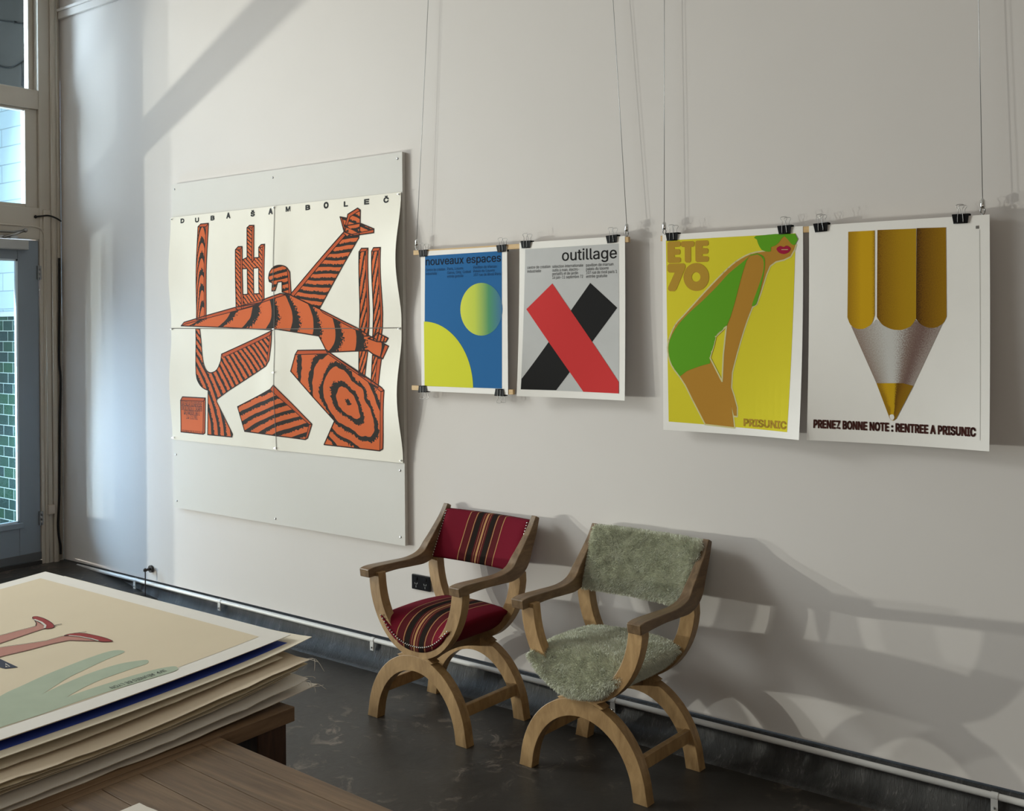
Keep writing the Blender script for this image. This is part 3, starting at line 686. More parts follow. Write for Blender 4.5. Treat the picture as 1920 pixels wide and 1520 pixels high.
block(p1, Q, 516, (410, 438, 466), (('Pavillon de Marsan', 690), ('Palais du Louvre', 675), ('107 rue de Rivoli Paris', 721)), 0.0125, TXB)
p1.done('printed_small_text')
# red and black poster
p2 = Sheet('gallery_poster', 3.849, 4.388, 1.373, 2.047, hang(0.030, 0.012), PAPER, 'silver grey poster with crossing red and black bands, headed OUTILLAGE')
SILV = plain('silver_ink', (0.50, 0.495, 0.49), 0.5, vary=0.10, scale=7)
p2.poly(Q((907, 270), (1608, 238), (1602, 1362), (880, 1318)), SILV)
RED = flat('red_ink', (0.60, 0.035, 0.035)); BLK = flat('poster_black', (0.010, 0.009, 0.009))
p2.poly(Q((1392, 530), (1592, 720), (1130, 1330), (882, 1318), (885, 1240)), BLK, 1)
p2.poly(Q((1110, 530), (915, 720), (1330, 1345), (1600, 1362), (1600, 1275)), RED, 2)
p2.done('printed_artwork')
a = Q((1183, 362))[0]; b_ = Q((1592, 352))[0]; p2.text('outillage', a[0], (a[1] + b_[1]) / 2 + 0.001, b_[0] - a[0], 0.047, BLK, 2, bold=0.02)
p2.done('printed_title')
TXG = flat('grey_text_ink', (0.05, 0.05, 0.05))
block(p2, Q, 922, (418, 447), (('centre de création', 1095), ('industrielle', 1025)), 0.0125, TXG)
block(p2, Q, 1110, (414, 442, 469, 496), (('sélection internationale', 1340), ('outils à main, électro-', 1310), ('portatifs et de jardin', 1302), ('16 juin-11 septembre 72', 1338)), 0.0125, TXG)
block(p2, Q, 1362, (408, 436, 464, 492), (('pavillon de marsan', 1566), ('palais du louvre', 1530), ('107 rue de rivoli paris 1', 1592), ('entrée gratuite', 1518)), 0.0125, TXG)
p2.done('printed_small_text')
# summer poster
p3 = Sheet('fashion_poster', 4.562, 5.143, 1.263, 2.041, hang(0.006, 0.055), PAPER, 'yellow poster of a bending woman in a green swimsuit, lettered ETE 70')
E6 = W(1220, 370, 3.1676, HY_)
YE = flat('mustard_yellow_ink', (0.70, 0.605, 0.028)); SK = flat('tan_ink', (0.46, 0.225, 0.028)); GR = flat('leaf_green_ink', (0.115, 0.35, 0.012)); CRM = flat('cream_ink', (0.66, 0.60, 0.30)); LIP = flat('crimson_ink', (0.36, 0.010, 0.045)); TAN2 = flat('ochre_ink', (0.46, 0.27, 0.03))
p3.poly(E6((97, 270), (868, 240), (823, 1415), (100, 1345)), YE)
body = smooth2(E6((690, 345), (600, 360), (515, 405), (440, 470), (350, 560), (270, 645), (200, 720), (150, 775), (112, 860), (104, 930), (125, 1010), (172, 1078)), 3, False) + E6((205, 1130), (245, 1215), (318, 1362), (490, 1384), (476, 1262), (490, 1315), (507, 1318), (508, 1268), (490, 1200), (474, 1150)) + smooth2(E6((480, 1060), (510, 950), (540, 850), (570, 760), (605, 672)), 3, False) + E6((630, 655), (655, 590), (690, 480), (712, 430), (748, 404), (795, 394), (835, 375), (858, 335), (866, 308), (866, 244), (632, 252), (642, 290), (665, 335))
hole = E6((452, 785), (388, 845), (375, 900), (352, 970), (422, 1112), (432, 950))
def grow(lp, d):
    n = len(lp); out = []
    area2 = sum(lp[i][0] * lp[(i + 1) % n][1] - lp[(i + 1) % n][0] * lp[i][1] for i in range(n)); sg = 1 if area2 > 0 else -1
    for i in range(n):
        a, b, c = Vector(lp[i - 1]), Vector(lp[i]), Vector(lp[(i + 1) % n])
        n1 = Vector(((b - a).y, -(b - a).x)); n2 = Vector(((c - b).y, -(c - b).x))
        v = (n1.normalized() if n1.length else n1) + (n2.normalized() if n2.length else n2)
        out.append(tuple(b + (v.normalized() * d * sg if v.length > 1e-6 else v)))
    return out
top_z = E6((760, 247))[0][1] 
p3.line(body[:-4] , 0.011, CRM, 1)
p3.poly([body, hole], SK, 2)
p3.line(hole + [hole[0]], 0.006, CRM, 3)
p3.poly(smooth2(E6((560, 400), (470, 472), (400, 547), (312, 632), (240, 695), (165, 772), (115, 860), (106, 930), (125, 1008), (172, 1078)), 3, False) + smooth2(E6((215, 1046), (290, 1020), (352, 1004)), 3, False) + E6((352, 965), (375, 900), (390, 842), (455, 782)) + smooth2(E6((478, 728), (505, 640), (540, 510), (575, 400), (600, 366)), 3, False), GR, 3)
p3.poly(smooth2(E6((640, 358), (680, 378), (682, 450), (658, 560), (632, 652), (606, 668), (612, 640), (642, 560), (674, 460), (674, 392)), 3), GR, 3)
p3.line(E6((600, 366), (640, 358), (672, 376)), 0.004, GR, 3)
p3.poly(smooth2(E6((632, 252), (866, 243), (866, 306), (842, 302), (802, 256), (770, 292), (746, 312), (722, 320), (720, 345), (690, 345), (664, 332), (646, 300), (640, 275)), 2), GR, 3)
p3.poly(smooth2(E6((754, 330), (775, 314), (797, 320), (815, 312), (838, 328), (828, 350), (800, 362), (770, 354)), 3), LIP, 4)
p3.line(E6((785, 336), (822, 336)), 0.002, CRM, 5)
p3.done('printed_artwork')
PI_ = math.pi
E_ = [(106, 285), (115, 277), (178, 276), (185, 284), (185, 301), (177, 309), (148, 310), (148, 322), (176, 323), (183, 331), (183, 348), (175, 356), (148, 357), (148, 370), (178, 371), (186, 379), (185, 396), (176, 404), (116, 405), (106, 396)]
for q in (E_, [(x + 166, y - 3) for x, y in E_],
          [(186, 287), (194, 277), (258, 276), (267, 284), (267, 303), (258, 311), (246, 312), (246, 394), (238, 404), (218, 404), (209, 394), (209, 312), (195, 311), (187, 303)],
          [(105, 420), (115, 409), (203, 408), (212, 418), (212, 434), (158, 560), (146, 572), (118, 572), (106, 560), (108, 548), (148, 462), (115, 461), (105, 450)]):
    p3.poly(E6(*q), TAN2, 2)
p3.poly([E6(*[(276 + 76 * math.cos(a), 490 + 83 * math.sin(a)) for a in [2 * PI_ * k / 40 for k in range(40)]]), E6(*[(275 + 26 * math.cos(a), 490 + 28 * math.sin(a)) for a in [2 * PI_ * k / 24 for k in range(24)]])], TAN2, 2)
p3.done('printed_title')
a = E6((548, 1386))[0]; b_ = E6((818, 1400))[0]; p3.text('PRISUNIC', a[0], (a[1] + b_[1]) / 2 + 0.003, b_[0] - a[0], 0.029, TAN2, 2, bold=0.12)
p3.done('printed_shop_name')
# pencil poster
p4 = Sheet('pencil_poster', 5.166, 5.779, 1.263, 2.040, hang(0.040, 0.030), PAPER, 'white poster of a huge yellow pencil point over the line PRENEZ BONNE NOTE')
C7 = W(1490, 370, 2.981, HY_)
def crayon(name, stops, x0, x1, grain_amt=0.35, scale=260):
    """coloured-pencil drawing: shading and tooth of the drawn picture itself, across its own width"""
    m, N, L, b = new_mat(name); uv = N.new('ShaderNodeUVMap'); uv.uv_map = 'UVMap'; sep = N.new('ShaderNodeSeparateXYZ'); L.new(uv.outputs[0], sep.inputs[0])
    mr = N.new('ShaderNodeMapRange'); mr.inputs[1].default_value = x0; mr.inputs[2].default_value = x1; L.new(sep.outputs[0], mr.inputs[0])
    nz = N.new('ShaderNodeTexNoise'); nz.inputs['Scale'].default_value = scale; nz.inputs['Detail'].default_value = 2; L.new(uv.outputs[0], nz.inputs['Vector'])
    s1 = N.new('ShaderNodeMath'); s1.operation = 'SUBTRACT'; s1.inputs[1].default_value = 0.5; L.new(nz.outputs['Fac'], s1.inputs[0])
    s2 = N.new('ShaderNodeMath'); s2.operation = 'MULTIPLY_ADD'; s2.inputs[1].default_value = grain_amt; L.new(s1.outputs[0], s2.inputs[0]); L.new(mr.outputs[0], s2.inputs[2])
    r = ramp(N, stops); L.new(s2.outputs[0], r.inputs[0]); L.new(r.outputs[0], b.inputs['Base Color']); b.inputs['Roughness'].default_value = 0.8; b.inputs['Specular IOR Level'].default_value = 0.1
    return m
def xr(sh, pts): return min(p[0] for p in pts) - sh.x0, max(p[0] for p in pts) - sh.x0
Y1c, Y2c, Y3c = (0.62, 0.36, 0.012), (0.36, 0.19, 0.010), (0.17, 0.075, 0.006)
q1 = C7((307, 222), (455, 217)) + smooth2(C7((450, 690), (432, 738), (390, 765), (350, 765), (315, 742), (298, 700)), 3, False)
q2 = C7((470, 215), (687, 210)) + smooth2(C7((680, 712), (650, 755), (600, 775), (550, 772), (500, 750), (472, 718), (462, 700)), 3, False)
q3 = C7((690, 208), (853, 206)) + smooth2(C7((850, 705), (830, 742), (790, 765), (745, 765), (700, 742), (680, 714)), 3, False)
p4.poly(q1, crayon('drawn_facet_light', [(0.0, Y2c), (0.28, (0.5, 0.28, 0.012)), (0.5, Y1c), (0.9, Y1c), (1.0, Y2c)], *xr(p4, q1), 0.25), 1)
p4.poly(q2, crayon('drawn_facet_mid', [(0.0, Y3c), (0.12, (0.27, 0.135, 0.008)), (0.6, (0.42, 0.235, 0.010)), (1.0, (0.46, 0.27, 0.012))], *xr(p4, q2), 0.5), 1)
p4.poly(q3, crayon('drawn_facet_dark', [(0.0, (0.07, 0.03, 0.006)), (0.2, Y3c), (0.6, (0.26, 0.13, 0.008)), (1.0, (0.33, 0.17, 0.008))], *xr(p4, q3), 0.75), 1)
qw = C7((318, 748), (350, 766), (390, 766), (430, 744), (457, 714), (475, 728), (500, 751), (550, 773), (600, 777), (650, 757), (678, 720), (700, 744), (745, 766), (790, 767), (826, 746), (660, 1088), (600, 1072), (455, 1070))
wm_ = crayon('drawn_wood', [(0.0, (0.30, 0.22, 0.18)), (0.2, (0.45, 0.40, 0.36)), (0.38, (0.60, 0.585, 0.56)), (0.50, (0.60, 0.585, 0.56)), (0.66, (0.26, 0.19, 0.16)), (0.8, (0.17, 0.10, 0.085)), (1.0, (0.36, 0.30, 0.27))], *xr(p4, qw), 0.45)
apex = C7((545, 1290))[0]; wz = C7((500, 748))[0][1]
wl, wr = xr(p4, qw)
def cone_uv(x, z):
    k = max(0.05, (z - apex[1]) / (wz - apex[1])); return (wl + (wr - wl) * (0.47 + (x - apex[0]) / (k * (wr - wl))), z - p4.z0)
p4.poly(qw, wm_, 1, uvf=cone_uv)
qt = C7((455, 1070), (600, 1072), (660, 1088), (562, 1270), (545, 1281), (532, 1276), (524, 1262))
p4.poly(qt, crayon('drawn_tip', [(0.1, Y2c), (0.25, Y1c), (0.52, (0.62, 0.38, 0.014)), (0.58, (0.14, 0.06, 0.006)), (0.75, (0.25, 0.12, 0.008)), (1.0, (0.30, 0.16, 0.01))], wl, wr, 0.3), 2, uvf=cone_uv)
p4.poly(smooth2(C7((526, 1250), (545, 1246), (552, 1262), (545, 1276), (532, 1274)), 3), PAPER, 3)
p4.line(C7((1040, 222), (1034, 1395)), 0.0012, flat('faint_grey', (0.45, 0.44, 0.42)), 1)
p4.poly(C7((1020, 200), (1037, 199), (1037, 216), (1020, 217)), flat('stamp_grey', (0.18, 0.17, 0.16)), 1)
p4.done('printed_artwork')
MAR = flat('maroon_ink', (0.062, 0.016, 0.012))
a = C7((112, 1306))[0]; b_ = C7((1010, 1386))[0]
p4.text('PRENEZ BONNE NOTE : RENTREE A PRISUNIC', a[0], (a[1] + b_[1]) / 2 + 0.001, b_[0] - a[0], 0.031, MAR, 2, bold=0.12, spacing=1.04)
p4.done('printed_caption')

# ---------------------------------------------------------------- battens, wires, clips
def batten(x0, x1, zt, label, y0=-0.0475, y1=-0.033, h=0.022):
    return tag(obj('hanging_batten', B((x0, y0, zt - h), (x1, y1, zt)), BATTEN, bevel=0.001), label, 'batten')
batten(3.216, 4.404, 2.043, 'pale wooden batten carrying the blue and the red and black posters at the top')
batten(4.552, 5.774, 2.039, 'wooden batten carrying the yellow swimsuit poster and the pencil poster')
batten(3.198, 3.806, 1.398, 'short pale batten clipped to the bottom edge of the blue poster')
def wire(x, z, xt, label):
    r = tag(empty('hanging_wire', (x, -0.040, z)), label, 'wire', 'steel wires from the picture rail')
    bm = bmesh.new(); tube(bm, [(0, 0, 0.050), (xt - x, 0.012, 3.74 - z)], 0.0013, 6); obj('cable', bm, STEEL, r)
    bm = bmesh.new(); tube(bm, [(0, 0, 0.022), (0, 0, 0.026), (0, 0, 0.030), (0, 0, 0.048), (0, 0, 0.054)], [0.005, 0.0085, 0.0085, 0.008, 0.003], 10); obj('gripper', bm, plain('chrome', (0.7, 0.7, 0.7), 0.12, metal=1.0), r)
    bm = bmesh.new(); tube(bm, [(0.007 * math.cos(t), 0.002 * math.sin(2 * t), 0.012 + 0.011 * math.sin(t)) for t in [2 * math.pi * k / 14 for k in range(15)]], 0.0022, 6); tube(bm, [(0, 0, 0.003), (0, 0, -0.004)], 0.003, 6); obj('hook', bm, STEEL, r)
wire(3.232, 2.045, 3.345, 'thin steel wire at the left end of the batten over the blue poster')
wire(4.392, 2.045, 4.285, 'thin steel wire at the right end of the batten over the red and black poster')
wire(4.566, 2.041, 4.575, 'thin steel wire beside the top left corner of the yellow swimsuit poster')
wire(5.756, 2.041, 5.735, 'thin steel wire above the top right corner of the pencil poster')

clip = empty('binder_clip'); tag(clip, '', 'binder clip', 'black binder clips on the posters')
bm = bmesh.new()
secs = [(-0.026, 0.024)]
prof_c = [(-0.0112, -0.024, 0.0225), (-0.0135, 0.004, 0.027), (-0.0120, 0.0064, 0.027), (0.0120, 0.0064, 0.027), (0.0135, 0.004, 0.027), (0.0112, -0.024, 0.0225)]
ra_ = [bm.verts.new((-w, y, z)) for y, z, w in prof_c]; rb_ = [bm.verts.new((w, y, z)) for y, z, w in prof_c]
for k in range(5): bm.faces.new((ra_[k], rb_[k], rb_[k + 1], ra_[k + 1]))
cb = obj('clip_body', bm, BLACKP, clip); sm = cb.modifiers.new('thick', 'SOLIDIFY'); sm.thickness = 0.001; sm.offset = 0
bm = bmesh.new()
for sx in (-1, 1): tube(bm, [(sx * 0.0225, -0.0115, -0.024), (-sx * 0.0225, -0.0115, -0.024)], 0.0017, 6) if sx == 1 else None
obj('clip_lip', bm, BLACKP, clip)
def handle(side):
    h = [(0.009, 0.0135, -0.023), (0.0085, 0.0150, -0.006), (0.0075, 0.0162, 0.006), (0.0065, 0.0166, 0.020), (0.0125, 0.0168, 0.031), (0.0105, 0.0169, 0.0365)]
    pts = [(-x, -y, z) for x, y, z in h] + [(0, -0.017, 0.038)] + [(x, -y, z) for x, y, z in h[::-1]]
    bm = bmesh.new(); tube(bm, [(x, y * side, z) for x, y, z in spline(pts, 3)], 0.0009, 6); return bm
obj('clip_handle', handle(1), BRIGHT, clip); obj('clip_handle', handle(-1), BRIGHT, clip)
spots = [((797, 466), 'left clip on the top edge of the blue poster'), ((944, 457), 'right clip on the top edge of the blue poster'),
         ((990, 455), 'left clip on the top edge of the red and black poster'), ((1151, 446), 'right clip on the top edge of the red and black poster'),
         ((1264, 441), 'left clip on the top edge of the yellow swimsuit poster'), ((1475, 431), 'right clip on the top edge of the yellow swimsuit poster'),
         ((1543, 430), 'left clip on the top edge of the pencil poster'), ((1805, 420), 'right clip on the top edge of the pencil poster'),
         ((792, 731), 'left clip on the bottom edge of the blue poster'), ((936, 742), 'right clip on the bottom edge of the blue poster')]
for k, (px, lab) in enumerate(spots):
    c = clip if k == 0 else copy_tree(clip)
    p = on_y(*px, y=-0.045)
    low = k >= 8
    top = (1.374 if low else (2.036 if k < 2 else 2.047 if k < 4 else 2.041))
    c.location = (p.x, -0.0405, top); c.rotation_euler = (0, math.pi if low else 0, 0)
    c.rotation_euler.y += random.uniform(-0.05, 0.05)
    c['label'] = 'black ' + lab

# ================================================================== CHAIRS
def ell(a, b, z0, t0, t1, n): return [(a * math.cos(t0 + (t1 - t0) * k / n), z0 + b * math.sin(t0 + (t1 - t0) * k / n)) for k in range(n + 1)]
PI = math.pi
arch = [(0.289, 0.0)] + [(x, z) for x, z in ell(0.284, 0.312, 0.0, 0.12, PI - 0.12, 30)] + [(-0.289, 0.0), (-0.229, 0.0)] + ell(0.226, 0.248, 0.0, PI - 0.13, 0.13, 30) + [(0.229, 0.0)]
ucurve = [(-0.270, 0.626)] + ell(0.274, 0.325, 0.626, PI + 0.12, 2 * PI - 0.12, 30) + [(0.270, 0.626), (0.216, 0.626)] + ell(0.214, 0.278, 0.626, 2 * PI - 0.15, PI + 0.15, 30) + [(-0.216, 0.626)]
hub = [(-0.105, 0.300), (-0.07, 0.316), (-0.105, 0.334), (-0.03, 0.345), (0.03, 0.345), (0.105, 0.334), (0.07, 0.316), (0.105, 0.300), (0.04, 0.275), (-0.04, 0.275)]
def profile(pts):
    """armrest and back post: one bent piece, given as (y, z, width, thickness)"""
    P = spline([(y, z, 0) for y, z, w, t in pts], 6); Wd = spline([(w, t, 0) for y, z, w, t in pts], 6)
    return [(p.x, p.y, q.x, q.y) for p, q in zip(P, Wd)]
ARM = profile([(-0.243, 0.626, 0.058, 0.036), (-0.20, 0.630, 0.058, 0.040), (-0.08, 0.630, 0.052, 0.034), (0.03, 0.627, 0.046, 0.038), (0.11, 0.636, 0.044, 0.058), (0.168, 0.672, 0.040, 0.082), (0.215, 0.735, 0.034, 0.062), (0.255, 0.795, 0.030, 0.042), (0.282, 0.850, 0.028, 0.026)])
def arm_bm(x):
    bm = bmesh.new(); rings = []
    for i, (y, z, w, t) in enumerate(ARM):
        a, b = ARM[max(i - 1, 0)], ARM[min(i + 1, len(ARM) - 1)]
        d = Vector((b[0] - a[0], b[1] - a[1])).normalized(); n = Vector((-d.y, d.x))
        prof = [(-w / 2, -t / 2), (w / 2, -t / 2), (w / 2, t / 2), (-w / 2, t / 2)]
        rings.append([bm.verts.new((x + u, y + n.x * v, z + n.y * v)) for u, v in prof])
    for a, b in zip(rings, rings[1:]):
        for k in range(4): bm.faces.new((a[k], a[(k + 1) % 4], b[(k + 1) % 4], b[k]))
    bm.faces.new(rings[0][::-1]); bm.faces.new(rings[-1]); bmesh.ops.recalc_face_normals(bm, faces=bm.faces)
    return bm
def sstep(t): t = min(1, max(0, t)); return t * t * (3 - 2 * t)
def seat_surface(W_, y0, y1, zlow, ztop, dome, roll):
    def f(u, v):
        zf = zlow + (ztop - zlow) * abs(u) ** 2.3; zt = ztop + dome * (1 - u * u)
        zt += 0.012 * math.sin(PI * v)
        if v < 0.32:                                   # the front rolls over in a quarter round
            a = v / 0.32 * PI / 2; y = y0 + roll * (1 - math.cos(a)); z = zf + (zt - zf) * math.sin(a)
        else: y = y0 + roll + (y1 - y0 - roll) * (v - 0.32) / 0.68; z = zt - (zt - zf) * (1 - sstep((1 - v) / 0.08))
        return Vector((u * W_, y, z))
    return f
def seat_bm(f, n=26, drop=0.03):
    bm = bmesh.new(); top, bot = [], []
    for j in range(n + 1):
        r, q = [], []
        for i in range(n + 1):
            u = -1 + 2 * i / n; v = j / n; p = f(u, v)
            e = min(1, 6 * (1 - abs(u))) ** 0.5
            p.z -= (1 - e) * 0.006
            r.append(bm.verts.new(p)); q.append(bm.verts.new((p.x * 0.985, p.y * 0.985, min(p.z - 0.012, f(u, 0).z - drop * e + 0.01 - 0.0))))
        top.append(r); bot.append(q)
    for j in range(n):
        for i in range(n):
            bm.faces.new((top[j][i], top[j][i + 1], top[j + 1][i + 1], top[j + 1][i])); bm.faces.new((bot[j][i], bot[j + 1][i], bot[j + 1][i + 1], bot[j][i + 1]))
    for i in range(n):
        for j in (0, n):
            bm.faces.new((top[j][i], top[j][i + 1], bot[j][i + 1], bot[j][i])); bm.faces.new((top[i][j], top[i + 1][j], bot[i + 1][j], bot[i][j]))
    bmesh.ops.recalc_face_normals(bm, faces=bm.faces)
    return bm
def back_point(u, w, hx=0.250, z0=0.628, z1=0.832):
    """u across -1..1, w up 0..1"""
    z = z0 + (z1 - z0) * w; y = 0.168 + 0.100 * w + 0.018 * (1 - u * u)
    return Vector((u * hx, y, z))
def back_bm(thick, hx, z0, z1, n=24, puff=0.010):
    bm = bmesh.new(); F_, K_ = [], []
    for j in range(n + 1):
        a, b = [], []
        for i in range(n + 1):
            u = -1 + 2 * i / n; w = j / n; p = back_point(u, w, hx, z0, z1)
            e = (min(1, 8 * (1 - abs(u))) * min(1, 5 * w) * min(1, 5 * (1 - w))) ** 0.5
            a.append(bm.verts.new(p + Vector((0, -thick * 0.35 - puff * e, 0)))); b.append(bm.verts.new(p + Vector((0, thick * 0.5 + puff * 0.5 * e, 0))))
        F_.append(a); K_.append(b)
    for j in range(n):
        for i in range(n):
            bm.faces.new((F_[j][i], F_[j][i + 1], F_[j + 1][i + 1], F_[j + 1][i])); bm.faces.new((K_[j][i], K_[j + 1][i], K_[j + 1][i + 1], K_[j][i + 1]))
    for i in range(n):
        for j in (0, n):
            bm.faces.new((F_[j][i], F_[j][i + 1], K_[j][i + 1], K_[j][i])); bm.faces.new((F_[i][j], F_[i + 1][j], K_[i + 1][j], K_[i][j]))
    bmesh.ops.recalc_face_normals(bm, faces=bm.faces)
    return bm
def stripe_mat():
    m, N, L, b = new_mat('red_striped_wool'); tc = N.new('ShaderNodeTexCoord'); sep = N.new('ShaderNodeSeparateXYZ'); L.new(tc.outputs['Object'], sep.inputs[0])
    mr = N.new('ShaderNodeMapRange'); mr.inputs[1].default_value = -0.25; mr.inputs[2].default_value = 0.25; L.new(sep.outputs[0], mr.inputs[0])
    R_, K_, T_, D_ = (0.105, 0.004, 0.012), (0.010, 0.006, 0.004), (0.30, 0.17, 0.07), (0.062, 0.006, 0.008)
    half = [(0.000, T_), (0.004, D_), (0.014, T_), (0.017, D_), (0.026, K_), (0.056, D_), (0.060, T_), (0.064, D_), (0.082, D_), (0.100, T_), (0.104, R_)]
    st = [(0.0, R_)]
    for i in range(len(half) - 1, 0, -1): st.append((0.5 - half[i][0] / 0.5, half[i - 1][1]))
    for d, c in half[1:]: st.append((0.5 + d / 0.5, c))
    r = ramp(N, st, 'CONSTANT'); L.new(mr.outputs[0], r.inputs[0])
    nz = N.new('ShaderNodeTexNoise'); nz.inputs['Scale'].default_value = 350; L.new(tc.outputs['Object'], nz.inputs['Vector'])
    mx = N.new('ShaderNodeMix'); mx.data_type = 'RGBA'; mx.blend_type = 'MULTIPLY'; mx.inputs[0].default_value = 0.5; L.new(r.outputs[0], mx.inputs[6]); L.new(nz.outputs['Color'], mx.inputs[7])
    gm = N.new('ShaderNodeHueSaturation'); gm.inputs['Value'].default_value = 1.35; L.new(r.outputs[0], gm.inputs['Color'])
    L.new(gm.outputs[0], b.inputs['Base Color']); b.inputs['Roughness'].default_value = 0.9; b.inputs['Specular IOR Level'].default_value = 0.1
    bp = N.new('ShaderNodeBump'); bp.inputs['Strength'].default_value = 0.15; bp.inputs['Distance'].default_value = 0.002; L.new(nz.outputs['Fac'], bp.inputs['Height']); L.new(bp.outputs[0], b.inputs['Normal'])
    return m
STRIPE = stripe_mat()
NAIL = plain('nickel_nailhead', (0.55, 0.52, 0.48), 0.25, metal=1.0)
FUR = plain('sage_sheepskin', (0.72, 0.73, 0.61), 0.95, spec=0.03, vary=0.16, scale=70, bump=0.15)

def furry(bm, count, length, rnd):
    """short wool fibres standing on every face of the pad"""
    bm.faces.ensure_lookup_table(); bm.normal_update()
    fs = list(bm.faces); ar = [f.calc_area() for f in fs]; tot = sum(ar)
    new = []
    for f, a in zip(fs, ar):
        nn = a / tot * count; k = int(nn) + (rnd.random() < nn - int(nn))
        vs = [v.co.copy() for v in f.verts]; no = f.normal.copy()
        for _ in range(k):
            s, t = rnd.random(), rnd.random()
            p = vs[0].lerp(vs[1], s).lerp(vs[3].lerp(vs[2], s), t) if len(vs) == 4 else f.calc_center_median()
            sw = Vector((noise.noise(p * 22), noise.noise(p * 22 + Vector((9, 0, 0))), noise.noise(p * 22 + Vector((0, 9, 0))))) * 0.55
            d = (no + sw + Vector((rnd.uniform(-.25, .25), rnd.uniform(-.25, .25), rnd.uniform(-.3, .15)))).normalized()
            new.append((p, d, length * rnd.uniform(0.6, 1.15)))
    for p, d, ln in new:
        side = d.orthogonal().normalized(); side = Matrix.Rotation(rnd.random() * 6.3, 3, d) @ side
        w = 0.0011
        a, b = bm.verts.new(p + side * w - d * 0.002), bm.verts.new(p - side * w - d * 0.002)
        q = p + d * ln * 0.6 + Vector((0, 0, -0.0008)); c, e = bm.verts.new(q + side * w * 0.8), bm.verts.new(q - side * w * 0.8)
        t = bm.verts.new(p + d * ln + Vector((0, 0, -0.003)))
        bm.faces.new((a, b, e, c)); bm.faces.new((c, e, t))
    return bm
def fluff(bm):
    bm.normal_update()
    mv = []
    for v in bm.verts:
        p = v.co; q = Vector((p.x, p.y * 1.0, p.z))
        h = 0.0030 * noise.noise(q * 16) + 0.0022 * noise.noise(q * 45 + Vector((3, 1, 2))) + 0.0014 * noise.noise(q * 120)
        mv.append(v.normal * h)
    for v, d in zip(bm.verts, mv): v.co += d
    bm.normal_update(); return bm
def lump(bm, amp, sc):
    for v in bm.verts:
        n = noise.noise(v.co * sc) * amp + noise.noise(v.co * sc * 2.7) * amp * 0.5
        v.co += v.normal * n if v.normal.length else Vector((0, 0, 0))
    return bm

def make_chair(label, kind, loc, rz, rnd):
    c = tag(empty('armchair', loc, rz), label, 'armchair', 'arched oak armchairs by the wall')
    for y0 in (-0.205, 0.160):
        bm = bmesh.new(); extrude_xz(bm, arch, y0, y0 + 0.045); o = obj('arched_leg', bm, OAK, c, bevel=0.004)
        bm = bmesh.new(); extrude_xz(bm, ucurve, y0 + 0.0005, y0 + 0.0445); extrude_xz(bm, hub, y0 + 0.001, y0 + 0.044); obj('curved_frame', bm, OAK, c, bevel=0.003)
    for sx in (-1, 1):
        obj('armrest', arm_bm(sx * 0.262), OAKARM, c, bevel=0.006, seg=3)
        obj('stretcher', B((sx * 0.236 - 0.011, -0.165, 0.100), (sx * 0.236 + 0.011, 0.165, 0.150)), OAK, c, bevel=0.003)
    bm = bmesh.new(); n = 12; rr = []
    for i in range(n + 1):
        y = -0.162 + 0.324 * i / n; zb = 0.272 + 0.030 * math.sin(PI * i / n)
        rr.append([bm.verts.new(q) for q in ((-0.040, y, zb), (0.040, y, zb), (0.040, y, 0.352), (-0.040, y, 0.352))])
    for a, b in zip(rr, rr[1:]):
        for k in range(4): bm.faces.new((a[k], a[(k + 1) % 4], b[(k + 1) % 4], b[k]))
    bm.faces.new(rr[0][::-1]); bm.faces.new(rr[-1]); obj('centre_beam', bm, OAKARM, c)
    if kind == 'red':
        f = seat_surface(0.200, -0.2095, 0.196, 0.352, 0.456, 0.012, 0.15)
        st = obj('seat', seat_bm(f), STRIPE, c, smooth=True)
        bm = bmesh.new()
        for k in range(35):
            u = -0.97 + 1.94 * k / 34; p = f(u, 0); ball(bm, (p.x, -0.2115, p.z + 0.002), 0.0040, 1)
        obj('nailhead_trim', bm, NAIL, st)
        bk = obj('backrest', back_bm(0.030, 0.250, 0.628, 0.832), STRIPE, c, smooth=True)
        for u in (-0.965, 0.965):
            bm = bmesh.new()
            for k in range(18):
                p = back_point(u, 0.04 + 0.92 * k / 17); ball(bm, (p.x, p.y - 0.015, p.z), 0.0040, 1)
            obj('nailhead_trim', bm, NAIL, bk)
    else:
        g_ = seat_surface(0.216, -0.228, 0.205, 0.338, 0.450, 0.020, 0.13)
        def f(u, v):
            p = g_(u, v); p.x -= 0.010; k = max(0, 1 - v / 0.35)
            p.y += k * (0.042 * max(0, u) ** 2 - 0.004 * max(0, -u)); return p
        bm = seat_bm(f, 70, 0.02); fluff(bm); furry(bm, 95000, 0.015, rnd)
        obj('sheepskin_seat', bm, FUR, c, smooth=True)
        bm = back_bm(0.040, 0.253, 0.618, 0.842, 64, 0.016); fluff(bm); furry(bm, 80000, 0.014, rnd)
        obj('sheepskin_backrest', bm, FUR, c, smooth=True)
        bm = bmesh.new()
        for k in range(12):
            p = back_point(0.985, 0.06 + 0.88 * k / 11); ball(bm, (p.x + 0.002, p.y - 0.018, p.z), 0.0038, 1)
        obj('nailhead_trim', bm, NAIL, c)
    return c
rnd = random.Random(3)
make_chair('oak armchair with deep red striped seat and back, under the blue poster', 'red', (3.655, -0.325, 0), math.radians(-2.5), rnd)
make_chair('oak armchair with pale green sheepskin seat and back, right of the red one', 'green', (4.486, -0.340, 0), math.radians(-2.5), rnd)

